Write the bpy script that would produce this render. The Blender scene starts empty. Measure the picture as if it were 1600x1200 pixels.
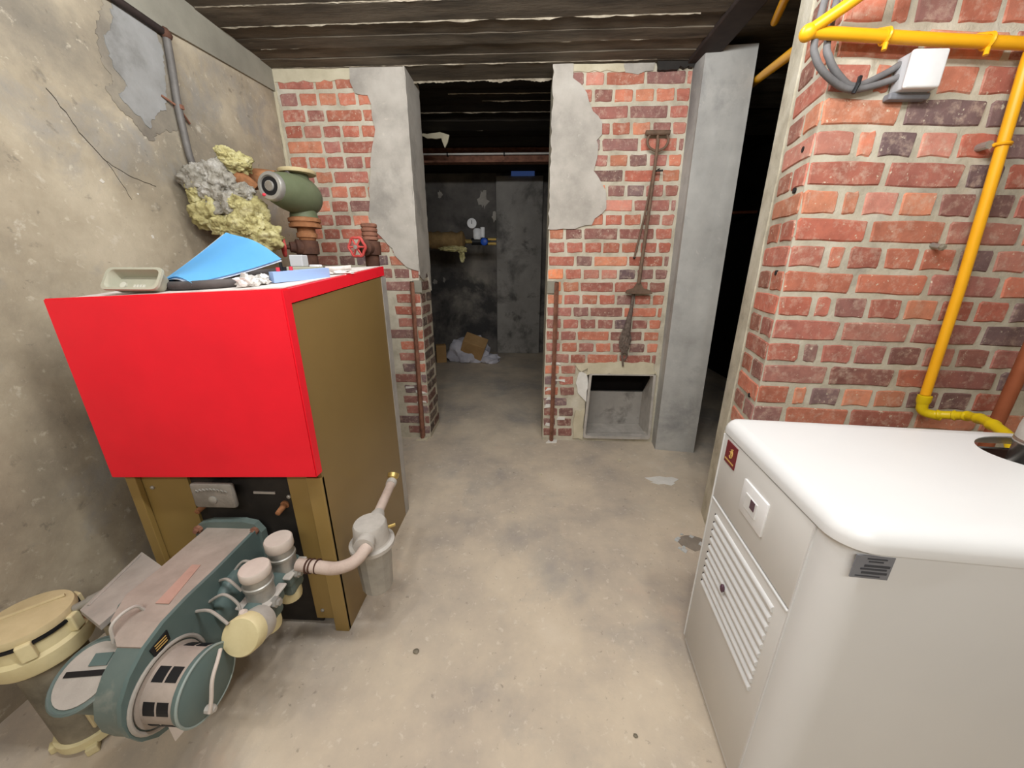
import bpy, bmesh, math, random
from mathutils import Vector, Matrix, noise
from mathutils.geometry import tessellate_polygon
rnd = random.Random(7)
scene = bpy.context.scene
COL = scene.collection
pi = math.pi

# ------------------------------------------------------------------ camera
def cam_setup():
    p, r, y = math.radians(18.06), math.radians(.18), math.radians(-2.13)
    fwd = Vector((math.sin(y) * math.cos(p), math.cos(y) * math.cos(p), -math.sin(p)))
    rt = Vector((math.cos(y), -math.sin(y), 0)); up = rt.cross(fwd)
    c, s = math.cos(r), math.sin(r)
    rt, up = c * rt + s * up, -s * rt + c * up
    cam = bpy.data.cameras.new('camera'); ob = bpy.data.objects.new('camera', cam)
    COL.objects.link(ob)
    m = Matrix((rt, up, -fwd)).transposed().to_4x4(); m.translation = Vector((0, 0, 1.158))
    ob.matrix_world = m
    cam.sensor_fit = 'HORIZONTAL'; cam.sensor_width = 36; cam.lens = 565 / 1600 * 36
    cam.clip_start = .02; cam.clip_end = 60
    scene.camera = ob
cam_setup()

# ------------------------------------------------------------------ light
scene.view_settings.view_transform = 'Standard'
scene.view_settings.look = 'None'
scene.view_settings.gamma = 1
scene.view_settings.use_curve_mapping = False
scene.view_settings.exposure = 1.35
w = bpy.data.worlds.new('world'); scene.world = w; w.use_nodes = True
w.node_tree.nodes['Background'].inputs[0].default_value = (.9, .95, 1, 1)
w.node_tree.nodes['Background'].inputs[1].default_value = .12
def lamp_row(loc, length, power, col=(.965, .985, 1), n=5):
    """a bare fluorescent tube or an added fill under the slab: a row of small omnidirectional lamps"""
    for i in range(n):
        l = bpy.data.lights.new('tube_or_fill_lamp', 'POINT'); l.energy = power / n; l.color = col; l.shadow_soft_size = .05
        o = bpy.data.objects.new('tube_or_fill_lamp', l); COL.objects.link(o)
        o.location = (loc[0] + length * (i / (n - 1) - .5), loc[1], loc[2])
# bare fluorescent tubes hung under the slab, over and behind the photographer, plus one added far fill
lamp_row((.0, .45, 2.02), 1.2, 30)
lamp_row((-.1, -.9, 2.02), 1.2, 28)
lamp_row((-.2, 1.30, 2.08), 1.2, 10)  # fill lamp added to brighten the far wall

# ------------------------------------------------------------------ materials
def lin(v):
    v /= 255.0
    return v / 12.92 if v <= .04045 else ((v + .055) / 1.055) ** 2.4
def C(r, g, b): return (lin(r), lin(g), lin(b), 1)
class NT:
    def __init__(s, m):
        m.use_nodes = True; s.t = m.node_tree; s.n = s.t.nodes; s.l = s.t.links
        s.b = s.n['Principled BSDF']
    def add(s, typ, **kw):
        n = s.n.new(typ)
        for k, v in kw.items(): setattr(n, k, v)
        return n
    def link(s, a, b): s.l.new(a, b)
    def ramp(s, fac, stops, interp='LINEAR'):
        r = s.add('ShaderNodeValToRGB'); r.color_ramp.interpolation = interp
        e = r.color_ramp.elements
        while len(e) < len(stops): e.new(.5)
        for i, (p, c) in enumerate(stops): e[i].position = p; e[i].color = c
        s.link(fac, r.inputs[0]); return r.outputs[0]
    def noise(s, vec, scale, detail=6, rough=.6, dist=0):
        n = s.add('ShaderNodeTexNoise'); n.inputs['Scale'].default_value = scale
        n.inputs['Detail'].default_value = detail; n.inputs['Roughness'].default_value = rough
        n.inputs['Distortion'].default_value = dist
        s.link(vec, n.inputs['Vector']); return n.outputs['Fac']
    def mix(s, fac, a, b, mode='MIX'):
        m = s.add('ShaderNodeMixRGB', blend_type=mode)
        for i, v in enumerate((fac, a, b)):
            if hasattr(v, 'node'): s.link(v, m.inputs[i])
            else: m.inputs[i].default_value = v
        return m.outputs[0]
    def bump(s, h, strength, dist=.01):
        b = s.add('ShaderNodeBump'); b.inputs['Strength'].default_value = strength
        b.inputs['Distance'].default_value = dist
        s.link(h, b.inputs['Height']); s.link(b.outputs[0], s.b.inputs['Normal'])
MATS = {}
def mat(name, stops, scale=6, detail=8, rough=.8, metal=0, bump=.0, bscale=60, layers=(), spec=.3, dist=.0, stretch=None, bdist=.004):
    """mottled surface: noise ramp over `stops`, then stain layers (colour, scale, lo, hi[, strength])"""
    m = bpy.data.materials.new(name); t = NT(m)
    tc = t.add('ShaderNodeTexCoord'); v = tc.outputs['Object']
    if stretch:
        mp = t.add('ShaderNodeMapping'); mp.inputs['Scale'].default_value = stretch; t.link(v, mp.inputs[0]); v = mp.outputs[0]
    if len(stops) == 1:
        col = None; t.b.inputs['Base Color'].default_value = C(*stops[0])
        n0 = t.noise(v, scale, 5)
        col = t.ramp(n0, [(.3, C(*[c * .93 for c in stops[0]])), (.7, C(*[min(255, c * 1.04) for c in stops[0]]))])
    else:
        n0 = t.noise(v, scale, detail, .62, dist)
        k = len(stops)
        col = t.ramp(n0, [(.32 + .36 * i / (k - 1), C(*c)) for i, c in enumerate(stops)])
    for L in layers:
        c, sc, lo, hi = L[:4]; st = L[4] if len(L) > 4 else 1
        n = t.noise(v, sc, 8, .65, .3)
        f = t.ramp(n, [(lo, (0, 0, 0, 1)), (hi, (st, st, st, 1))])
        col = t.mix(f, col, C(*c))
    t.link(col, t.b.inputs['Base Color'])
    t.b.inputs['Roughness'].default_value = rough; t.b.inputs['Metallic'].default_value = metal
    t.b.inputs['Specular IOR Level'].default_value = spec
    if bump: t.bump(t.noise(v, bscale, 6, .7), bump, bdist)
    MATS[name] = m; return m
def brick_mat():
    m = bpy.data.materials.new('brick_clay'); t = NT(m)
    oi = t.add('ShaderNodeObjectInfo'); tc = t.add('ShaderNodeTexCoord')
    mu = t.add('ShaderNodeVectorMath', operation='MULTIPLY_ADD')
    t.link(oi.outputs['Random'], mu.inputs[0]); mu.inputs[1].default_value = (71, 37, 53)
    t.link(tc.outputs['Object'], mu.inputs[2]); v = mu.outputs[0]
    n1 = t.noise(v, 22, 6)
    col = t.mix(t.ramp(n1, [(.3, (.62, .62, .62, 1)), (.5, (1, 1, 1, 1)), (.75, (1.25, 1.2, 1.15, 1))]), oi.outputs['Color'], oi.outputs['Color'])
    mm = t.add('ShaderNodeMixRGB', blend_type='MULTIPLY'); mm.inputs[0].default_value = 1
    t.link(oi.outputs['Color'], mm.inputs[1]); t.link(t.ramp(n1, [(.28, (.78, .75, .74, 1)), (.5, (1, 1, 1, 1)), (.75, (1.2, 1.15, 1.1, 1))]), mm.inputs[2])
    col = mm.outputs[0]
    n2 = t.noise(v, 34, 8, .7)
    col = t.mix(t.ramp(n2, [(.50, (0, 0, 0, 1)), (.70, (.6, .6, .6, 1))]), col, C(206, 182, 162))
    n3 = t.noise(v, 70, 6, .7)
    col = t.mix(t.ramp(n3, [(.62, (0, 0, 0, 1)), (.68, (.9, .9, .9, 1))]), col, C(215, 205, 182))
    t.link(col, t.b.inputs['Base Color']); t.b.inputs['Roughness'].default_value = .88
    t.b.inputs['Specular IOR Level'].default_value = .2
    t.bump(t.noise(v, 90, 6, .7), .5, .004)
    MATS['brick'] = m
brick_mat()

mat('plaster_left', [(132, 122, 106), (164, 152, 131), (188, 176, 154)], 2.6, 10, .92, bump=.5, bscale=28,
    layers=[((116, 110, 100), 1.5, .50, .66, .75), ((202, 194, 178), 11, .63, .70, .6), ((140, 138, 134), 3.5, .54, .66, .6), ((98, 92, 82), 8, .64, .70, .5), ((208, 198, 178), 34, .60, .68, .45), ((106, 99, 88), 26, .63, .69, .5)])
mat('plaster_band', [(128, 124, 112), (150, 146, 132)], 4, 8, .9, bump=.2)
mat('plaster_patch', [(112, 110, 106), (140, 139, 136), (152, 151, 149)], 6, 7, .85, bump=.15)
mat('plaster_damp', [(112, 105, 95), (132, 124, 111), (150, 141, 124)], 7, 9, .9, bump=.3)
mat('damp_floor', [(128, 119, 108), (150, 140, 127)], 12, 8, .5)
mat('plaster_grey', [(158, 152, 143), (180, 173, 163), (194, 188, 178)], 5, 9, .9, bump=.25, bscale=40,
    layers=[((196, 188, 174), 12, .64, .74, .6), ((130, 126, 120), 3, .56, .72, .6), ((208, 200, 188), 28, .62, .70, .5)])
mat('plaster_column', [(146, 144, 139), (170, 168, 163), (186, 184, 178)], 3, 9, .85, bump=.15, bscale=40,
    layers=[((196, 190, 178), 8, .66, .75, .5), ((112, 112, 112), 2.3, .54, .70, .7), ((200, 196, 188), 26, .63, .70, .45)])
mat('mortar', [(165, 156, 138), (192, 184, 164), (206, 199, 182)], 9, 8, .95, bump=.6, bscale=55, bdist=.006,
    layers=[((150, 146, 138), 4, .55, .7, .6)])
mat('mortar_cream', [(188, 178, 152), (206, 197, 172)], 10, 8, .95, bump=.5, bscale=45)
mat('mortar_white', [(214, 210, 202), (228, 225, 218)], 14, 8, .95, bump=.5, bscale=60)
mat('concrete_floor', [(154, 146, 137), (180, 167, 151), (199, 184, 163), (209, 195, 175)], 1.6, 10, .85, bump=.25, bscale=40,
    layers=[((142, 140, 138), 1.1, .52, .68, .7), ((206, 198, 184), 7, .62, .74, .6), ((126, 118, 108), 16, .67, .74, .6), ((218, 208, 192), 34, .59, .67, .45), ((122, 113, 103), 42, .63, .69, .5), ((188, 188, 172), 2.1, .6, .75, .3), ((196, 170, 150), 3.1, .6, .72, .4)])
mat('soot_wall', [(80, 77, 74), (114, 109, 104), (150, 143, 132)], 1.7, 9, .92, bump=.35, bscale=25,
    layers=[((54, 53, 54), 1.3, .5, .62, .85), ((178, 170, 148), 4, .66, .74, .6)])
mat('soot_pilaster', [(138, 134, 128), (164, 159, 152)], 3, 9, .92, bump=.3, bscale=25, layers=[((92, 89, 86), 2.2, .52, .64, .8), ((70, 67, 64), 5, .58, .7, .7)])
mat('passage_shade', [(20, 18, 16), (38, 34, 30)], 4, 8, .95)  # near-black colour stands in for the lack of light in the passage
mat('ceiling_concrete', [(62, 56, 48), (92, 83, 71), (114, 104, 90)], 5, 10, .9, bump=.6, bscale=30, stretch=(.5, 3, 3), bdist=.008,
    layers=[((46, 40, 34), 3, .54, .68, .7), ((140, 130, 110), 14, .66, .74, .5)])
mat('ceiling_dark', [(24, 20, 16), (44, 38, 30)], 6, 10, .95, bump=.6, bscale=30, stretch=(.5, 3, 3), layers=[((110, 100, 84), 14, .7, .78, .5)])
mat('efflorescence', [(112, 102, 86), (168, 158, 140)], 20, 8, .95)
mat('rust', [(104, 70, 56), (132, 90, 72), (150, 106, 84)], 20, 8, .8, bump=.4, bscale=120)
mat('rust_orange', [(106, 72, 46), (146, 98, 64), (168, 120, 84)], 18, 8, .85, bump=.5, bscale=120)
mat('rust_dark', [(64, 42, 34), (92, 62, 48)], 20, 8, .8, bump=.4, bscale=120)
mat('tool_iron', [(92, 74, 60), (124, 100, 82)], 25, 8, .7, bump=.4, bscale=140)
mat('rope_fibre', [(84, 72, 64), (122, 108, 98)], 60, 8, .95, bump=.8, bscale=200)
mat('red_paint', [(238, 28, 46)], 2, 3, .38, spec=.35)
mat('gold_paint', [(140, 116, 66), (150, 124, 72)], 2.5, 5, .38, metal=.1, spec=.4, layers=[((150, 122, 66), 9, .66, .76, .35)])
mat('gold_side', [(132, 108, 64), (140, 115, 68)], 2.5, 5, .34, metal=.1, spec=.45, layers=[((142, 116, 66), 8, .68, .78, .35)])
mat('silver_edge', [(160, 156, 150), (188, 184, 178)], 8, 6, .5, metal=.3)
mat('dust_white', [(178, 168, 162), (212, 204, 198), (226, 220, 214)], 18, 9, .95, layers=[((190, 60, 60), 8, .64, .72, .5)])
mat('dust_pink', [(142, 131, 121), (166, 153, 142)], 12, 9, .95, bump=.2, layers=[((120, 124, 118), 5, .6, .72, .5)])
mat('dust_grey', [(146, 140, 132), (170, 163, 154)], 9, 9, .95, bump=.2, layers=[((186, 164, 152), 4, .56, .72, .5)])
mat('dust_red', [(166, 132, 118), (182, 148, 134)], 14, 9, .9)
mat('black_iron', [(30, 27, 25), (48, 44, 40)], 12, 8, .6, layers=[((82, 74, 66), 22, .66, .74, .6)])
mat('cast_grey', [(112, 106, 98), (136, 129, 120)], 20, 8, .7, bump=.3, bscale=120)
mat('shade_black', [(14, 12, 11), (24, 21, 19)], 12, 8, 1)
mat('black_plastic', [(24, 24, 26)], 5, 3, .5)
mat('black_rubber', [(62, 58, 58), (92, 86, 84)], 14, 6, .7)
mat('teal_paint', [(86, 99, 95), (102, 114, 109)], 6, 6, .5, layers=[((146, 144, 134), 9, .58, .72, .55)])
mat('teal_clean', [(84, 101, 98), (94, 110, 107)], 6, 6, .42)
mat('teal_rim', [(128, 140, 136), (146, 156, 151)], 6, 6, .5)
mat('cream_metal', [(196, 182, 138), (214, 202, 160)], 10, 6, .5, layers=[((164, 142, 100), 8, .62, .74, .6)])
mat('cream_dusty', [(176, 160, 122), (198, 182, 142)], 10, 8, .8, layers=[((150, 132, 104), 8, .6, .74, .6)])
mat('pot_grey', [(88, 82, 70), (122, 114, 98), (150, 142, 124)], 7, 8, .55, layers=[((176, 168, 146), 5, .6, .7, .7)])
mat('zinc', [(150, 148, 142), (178, 175, 168)], 14, 7, .42, metal=.55, layers=[((196, 186, 174), 8, .6, .74, .5)])
mat('zinc_dusty', [(168, 162, 154), (194, 188, 180)], 14, 8, .7, metal=.2, layers=[((142, 136, 128), 9, .62, .74, .6)])
mat('cap_pinkish', [(184, 171, 160), (202, 190, 180)], 10, 7, .8)
mat('pipe_pinkish', [(174, 154, 142), (198, 180, 168)], 14, 8, .75, bump=.3, bscale=120, layers=[((160, 112, 92), 10, .64, .74, .6)])
mat('brass', [(196, 166, 96), (222, 198, 130)], 16, 6, .3, metal=.8)
mat('chrome', [(200, 200, 202)], 5, 3, .18, metal=1)
mat('stainless', [(176, 172, 164), (196, 192, 186)], 9, 6, .22, metal=.9)
mat('copper_pipe', [(150, 84, 56), (172, 102, 70)], 9, 6, .5, metal=.4)
mat('green_pump', [(88, 96, 70), (106, 112, 86)], 8, 6, .55, layers=[((128, 128, 104), 7, .6, .74, .5)])
mat('wool_yellow', [(150, 138, 92), (198, 188, 132), (226, 219, 172)], 26, 9, 1, bump=1, bscale=70, bdist=.012, layers=[((120, 104, 62), 9, .58, .7, .7)])
mat('wool_grey', [(138, 132, 118), (172, 166, 154), (202, 198, 190)], 30, 9, 1, bump=1, bscale=80, bdist=.012, layers=[((196, 184, 120), 8, .58, .7, .7)])
mat('paper_brown', [(116, 92, 58), (146, 120, 80)], 12, 8, .9, bump=.5, bscale=40)
mat('red_enamel', [(170, 58, 54), (196, 84, 78)], 22, 6, .6)
mat('sky_card', [(120, 200, 250), (130, 208, 252)], 3, 4, .5)
mat('paper_white', [(232, 232, 234)], 6, 4, .8)
mat('foil', [(190, 186, 182), (232, 230, 226)], 30, 8, .4, metal=.4)
mat('pale_blue', [(140, 166, 208), (150, 176, 218)], 5, 4, .5)
mat('tray_plastic', [(158, 156, 138), (170, 168, 150)], 6, 4, .6)
mat('tray_inner', [(186, 184, 170), (196, 194, 182)], 6, 4, .6)
mat('red_knob', [(210, 60, 74)], 6, 3, .5)
mat('white_enamel', [(210, 209, 207), (214, 213, 211)], 3, 3, .32, spec=.4)
mat('white_front', [(204, 201, 196), (208, 205, 200)], 3, 3, .42, spec=.35)
mat('white_plastic', [(228, 227, 226)], 5, 3, .5)
mat('grey_plastic', [(176, 176, 178), (188, 188, 190)], 6, 5, .6)
mat('burgundy', [(112, 34, 40)], 5, 3, .4)
mat('gold_print', [(204, 166, 96)], 5, 3, .4)
mat('label_grey', [(118, 119, 124), (132, 133, 138)], 18, 6, .5)
mat('label_dark', [(66, 67, 72)], 5, 3, .6)
mat('display', [(86, 60, 72)], 5, 3, .2)
mat('yellow_gas', [(236, 168, 22), (244, 178, 30)], 8, 4, .35, spec=.45)
mat('yellow_gas_dull', [(206, 176, 10), (216, 188, 16)], 8, 4, .4, spec=.45)
mat('cable_grey', [(96, 94, 94), (122, 120, 120)], 14, 6, .6)
mat('conduit_lead', [(92, 88, 84), (118, 114, 110)], 14, 7, .6, metal=.2)
mat('conduit_dark', [(38, 30, 28), (56, 46, 42)], 14, 7, .7)
mat('crack_dark', [(64, 56, 48)], 10, 4, 1)
mat('chalk', [(196, 190, 178), (210, 204, 194)], 20, 6, 1)
mat('bag_white', [(176, 174, 184), (206, 204, 212)], 6, 6, .6, bump=.6, bscale=18, bdist=.02)
mat('cardboard', [(164, 128, 84), (182, 146, 100)], 8, 6, .9)
mat('blue_plastic', [(30, 76, 170)], 5, 3, .4)
mat('glass_shard', [(196, 198, 196)], 5, 3, .15, spec=.6)
def emis(name, col, s):
    m = bpy.data.materials.new(name); t = NT(m)
    t.b.inputs['Base Color'].default_value = C(*col); t.b.inputs['Emission Color'].default_value = C(*col)
    t.b.inputs['Emission Strength'].default_value = s; MATS[name] = m
emis('daylight_blue', (76, 104, 170), .08)

# ------------------------------------------------------------------ mesh helpers
ORG = {}
def link(o, parent=None):
    COL.objects.link(o)
    if parent is not None: o.parent = parent
def tag(o, label=None, cat=None, group=None, kind=None):
    if label: o['label'] = label
    if cat: o['category'] = cat
    if group: o['group'] = group
    if kind: o['kind'] = kind
    return o
def thing(name, loc, label, cat, group=None, kind=None, rz=0):
    o = bpy.data.objects.new(name, None); o.empty_display_size = .05
    o.location = loc; o.rotation_euler = (0, 0, rz); link(o); ORG[o.name] = (Vector(loc), bool(rz))
    return tag(o, label, cat, group, kind)
def obj(name, bm, m, parent=None, smooth=False, label=None, local=False, auto=None, loc=None):
    """one mesh object; vertices are given in world space unless local"""
    if parent is not None and not local: org = ORG[parent.name][0]
    elif loc is not None: org = Vector(loc)
    else: org = Vector((0, 0, 0))
    if org.length: bmesh.ops.translate(bm, verts=bm.verts, vec=-org)
    bmesh.ops.recalc_face_normals(bm, faces=bm.faces)
    me = bpy.data.meshes.new(name); 
    if smooth:
        for f in bm.faces: f.smooth = True
        ang = math.radians(auto or 38)
        for e in bm.edges:
            if len(e.link_faces) == 2 and e.calc_face_angle(0) > ang: e.smooth = False
    bm.to_mesh(me); bm.free()
    me.materials.append(MATS[m] if isinstance(m, str) else m)
    o = bpy.data.objects.new(name, me)
    if parent is None: o.location = org
    link(o, parent)
    # children of parts share the frame of their thing
    ORG[o.name] = (org if parent is None or local else ORG[parent.name][0], False)
    if label: o['label'] = label
    return o
def B(): return bmesh.new()
def box(bm, x0, x1, y0, y1, z0, z1, bev=0, seg=2, M=None):
    n = bmesh.ops.create_cube(bm, size=1)['verts']
    bmesh.ops.scale(bm, vec=(abs(x1 - x0), abs(y1 - y0), abs(z1 - z0)), verts=n)
    bmesh.ops.translate(bm, vec=((x0 + x1) / 2, (y0 + y1) / 2, (z0 + z1) / 2), verts=n)
    if bev:
        es = list({e for v in n for e in v.link_edges})
        r = bmesh.ops.bevel(bm, geom=es, offset=bev, segments=seg, affect='EDGES', profile=.5)
        n = list({v for f in r['faces'] for v in f.verts} | {v for v in n if v.is_valid})
    if M is not None: bmesh.ops.transform(bm, matrix=M, verts=[v for v in n if v.is_valid])
    return n
def frame(ax):
    ax = Vector(ax).normalized()
    a = Vector((0, 0, 1)) if abs(ax.z) < .9 else Vector((1, 0, 0))
    u = ax.cross(a).normalized(); v = ax.cross(u).normalized()
    return ax, u, v
def lathe(bm, prof, o, ax, seg=28, cap=True):
    """prof: [(radius, distance along axis)]"""
    ax, u, v = frame(ax); o = Vector(o); rings = []
    for r, t in prof:
        r = max(r, 1e-4)
        rings.append([bm.verts.new(o + ax * t + (u * math.cos(2 * pi * i / seg) + v * math.sin(2 * pi * i / seg)) * r) for i in range(seg)])
    for a, b in zip(rings, rings[1:]):
        for i in range(seg): bm.faces.new((a[i], a[(i + 1) % seg], b[(i + 1) % seg], b[i]))
    if cap: bm.faces.new(rings[0][::-1]); bm.faces.new(rings[-1])
def cyl(bm, p0, p1, r, seg=20, r2=None):
    p0, p1 = Vector(p0), Vector(p1)
    lathe(bm, [(r, 0), (r if r2 is None else r2, (p1 - p0).length)], p0, p1 - p0, seg)
def spline(pts, n=8):
    P = [Vector(p) for p in pts]; out = []
    for i in range(len(P) - 1):
        a, b, c, d = P[max(i - 1, 0)], P[i], P[i + 1], P[min(i + 2, len(P) - 1)]
        for k in range(n):
            t = k / n
            out.append(.5 * ((2 * b) + (c - a) * t + (2 * a - 5 * b + 4 * c - d) * t * t + (3 * b - a - 3 * c + d) * t ** 3))
    return out + [P[-1]]
def bend(pts, r, n=6):
    """polyline with rounded corners"""
    P = [Vector(p) for p in pts]; out = [P[0]]
    for i in range(1, len(P) - 1):
        a = (P[i - 1] - P[i]); b = (P[i + 1] - P[i]); rr = min(r, a.length * .48, b.length * .48)
        a.normalize(); b.normalize()
        for k in range(n + 1):
            t = k / n; s0 = P[i] + a * rr; s1 = P[i] + b * rr
            out.append(s0 * (1 - t) ** 2 + P[i] * 2 * t * (1 - t) + s1 * t * t)
    return out + [P[-1]]
def tube(bm, pts, r, seg=12, closed=False):
    P = [Vector(p) for p in pts]; n = len(P); rings = []; u = None
    for i, p in enumerate(P):
        d = (P[(i + 1) % n] - P[i - 1]) if closed else (P[min(i + 1, n - 1)] - P[max(i - 1, 0)])
        if d.length < 1e-7: d = Vector((0, 0, 1))
        d.normalize()
        if u is None: u = frame(d)[1]
        else:
            u = u - d * u.dot(d)
            u = u.normalized() if u.length > 1e-6 else frame(d)[1]
        v = d.cross(u); rr = r[i] if isinstance(r, (list, tuple)) else r
        rings.append([bm.verts.new(p + (u * math.cos(2 * pi * k / seg) + v * math.sin(2 * pi * k / seg)) * rr) for k in range(seg)])
    for i in range(n if closed else n - 1):
        a, b = rings[i], rings[(i + 1) % n]
        for k in range(seg): bm.faces.new((a[k], a[(k + 1) % seg], b[(k + 1) % seg], b[k]))
    if not closed: bm.faces.new(rings[0][::-1]); bm.faces.new(rings[-1])
def slab(bm, pts, off):
    """closed polygon of 3D points extruded by a vector"""
    off = Vector(off); a = [bm.verts.new(Vector(p)) for p in pts]; b = [bm.verts.new(Vector(p) + off) for p in pts]
    n = len(a)
    if n <= 4: bm.faces.new(a); bm.faces.new(b[::-1])
    else:
        for t in tessellate_polygon([[v.co for v in a]]): bm.faces.new([a[i] for i in t]); bm.faces.new([b[i] for i in t][::-1])
    for i in range(n): bm.faces.new((a[i], a[(i + 1) % n], b[(i + 1) % n], b[i]))
def ragged(pts, step=.03, amp=.006, seed=0, closed=True, keep=lambda p: False):
    """subdivide an outline and shake it"""
    r = random.Random(seed); out = []; n = len(pts)
    for i in range(n if closed else n - 1):
        a, b = Vector(pts[i]), Vector(pts[(i + 1) % n]); k = max(1, int((b - a).length / step))
        for j in range(k):
            p = a.lerp(b, j / k)
            if not keep(p): p = p + Vector([r.uniform(-amp, amp) for _ in range(len(p))])
            out.append(p)
    return out
def blob(bm, c, s, sub=3, amp=.3, freq=3, seed=0, flat=None, amp2=.0, amp3=0):
    n = bmesh.ops.create_icosphere(bm, subdivisions=sub, radius=1)['verts']
    off = Vector((seed * 3.1, seed * 7.7, seed * 1.3)); c = Vector(c)
    for v in n:
        d = v.co.normalized(); k = 1 + amp * noise.noise(d * freq + off) + amp2 * noise.noise(d * freq * 3.3 + off) + (amp3 * noise.noise(d * freq * 9 + off) if amp3 else 0)
        p = Vector((d.x * s[0], d.y * s[1], d.z * s[2])) * k
        if flat is not None and c.z + p.z < flat: p.z = flat - c.z
        v.co = c + p

# ================================================================== STRUCTURE
def struct(name, bm, m, label, cat, **kw):
    o = obj(name, bm, m, **kw); return tag(o, label, cat, kind='structure')
XL, YF, ZC = -1.378, 2.298, 2.15
bm = B(); box(bm, -1.6, 2.4, -1.8, 5.2, -.12, 0)
struct('floor', bm, 'concrete_floor', 'dusty beige concrete cellar floor', 'floor')
bm = B(); box(bm, -1.6, 2.4, -1.8, 5.2, 2.24, 2.4)
ceiling = struct('ceiling', bm, 'ceiling_dark', 'dark shuttered concrete ceiling slab with board marks', 'ceiling')
bm = B(); box(bm, -1.6, XL, -1.8, 5.2, 0, 2.24)
wall_left = struct('wall_left', bm, 'plaster_left', 'stained beige plastered cellar wall behind the boiler', 'wall')
bm = B(); box(bm, -1.6, 2.4, -1.8, -1.6, 0, 2.24)
struct('wall_back', bm, 'plaster_left', 'plastered wall behind the camera', 'wall')
bm = B(); box(bm, 2.2, 2.4, -1.6, 1.21, 0, 2.24)
struct('wall_right', bm, 'plaster_left', 'plastered wall at the far right of the cellar', 'wall')
bm = B(); box(bm, -1.378, 2.4, 5.0, 5.2, 0, 2.24)
wall_rear = struct('wall_rear', bm, 'soot_wall', 'sooty dark plaster wall at the back of the inner cellar', 'wall')
bm = B(); box(bm, -.39, .19, 4.93, 5.0, 0, 2.2, .012)
obj('pilaster', bm, 'soot_pilaster', wall_rear, label='paler grey plaster pilaster')
bm = B(); box(bm, .34, .9, 2.56, 5.0, 0, 2.24)
struct('wall_inner', bm, 'soot_wall', 'black sooty wall on the right of the inner cellar', 'wall')
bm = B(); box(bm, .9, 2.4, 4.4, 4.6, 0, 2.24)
struct('wall_passage_end', bm, 'passage_shade', 'wall at the end of the side passage, painted black as unlit', 'wall')
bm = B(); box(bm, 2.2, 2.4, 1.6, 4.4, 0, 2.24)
struct('wall_passage_side', bm, 'passage_shade', 'wall along the right of the side passage, painted black as unlit', 'wall')

# left wall details -------------------------------------------------
bm = B(); slab(bm, [(XL, 2.298, 2.05), (XL, 2.298, 2.2), (XL, -1.6, 2.2), (XL, -1.6, 1.93), (XL, 1.37, 1.975), (XL, 1.75, 2.01)], (.012, 0, 0))
obj('plaster_band', bm, 'plaster_band', wall_left, label='smooth grey band along the top of the wall')
poly = [(1.47, 1.98), (1.44, 1.90), (1.405, 1.86), (1.41, 1.78), (1.44, 1.74), (1.40, 1.70), (1.44, 1.665), (1.49, 1.63), (1.505, 1.66), (1.54, 1.70), (1.575, 1.72), (1.60, 1.80), (1.625, 1.93), (1.60, 2.005)]
hal = [(1.45, 1.99), (1.42, 1.93), (1.385, 1.86), (1.38, 1.78), (1.40, 1.74), (1.365, 1.70), (1.39, 1.66), (1.43, 1.64), (1.46, 1.60), (1.485, 1.585), (1.51, 1.62), (1.56, 1.645), (1.60, 1.66), (1.625, 1.70), (1.64, 1.85), (1.635, 2.0)]
pp = ragged([(a, b) for a, b in hal], .008, .006, 13)
bm = B(); slab(bm, [(XL, q.x, q.y) for q in pp], (.002, 0, 0)); obj('damp_halo', bm, 'plaster_damp', wall_left, label='darker damp margin of the plaster repair')
pp = ragged([(a, b) for a, b in poly], .009, .005, 3)
bm = B(); slab(bm, [(XL, q.x, q.y) for q in pp], (.004, 0, 0))
obj('plaster_repair', bm, 'plaster_patch', wall_left, label='blue-grey plaster repair patch')
for k, pts in enumerate([[(1.19, 1.635), (1.215, 1.60), (1.25, 1.535), (1.30, 1.478)], [(1.30, 1.478), (1.36, 1.45), (1.45, 1.435)], [(1.30, 1.478), (1.33, 1.42), (1.345, 1.375)]]):
    p = ragged([(a, b) for a, b in pts], .012, .003, 5 + k, closed=False) + [Vector(pts[-1])]
    bm = B(); wd = .0016 if k == 0 else .0009
    slab(bm, [(XL, q.x, q.y + wd) for q in p] + [(XL, q.x, q.y - wd) for q in p[::-1]], (.0012, 0, 0))
    obj('crack', bm, 'crack_dark', wall_left)
rr = random.Random(31)
for k in range(18):
    y, z, s = rr.uniform(.5, 2.1), rr.uniform(.25, 1.95), rr.uniform(.003, .007)
    bm = B(); slab(bm, [(XL, y + s * math.cos(a) * rr.uniform(.5, 1.3), z + s * math.sin(a) * rr.uniform(.5, 1.2)) for a in [j * pi / 4 for j in range(8)]], (.0015, 0, 0))
    obj('plaster_fleck', bm, 'chalk', wall_left)

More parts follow.
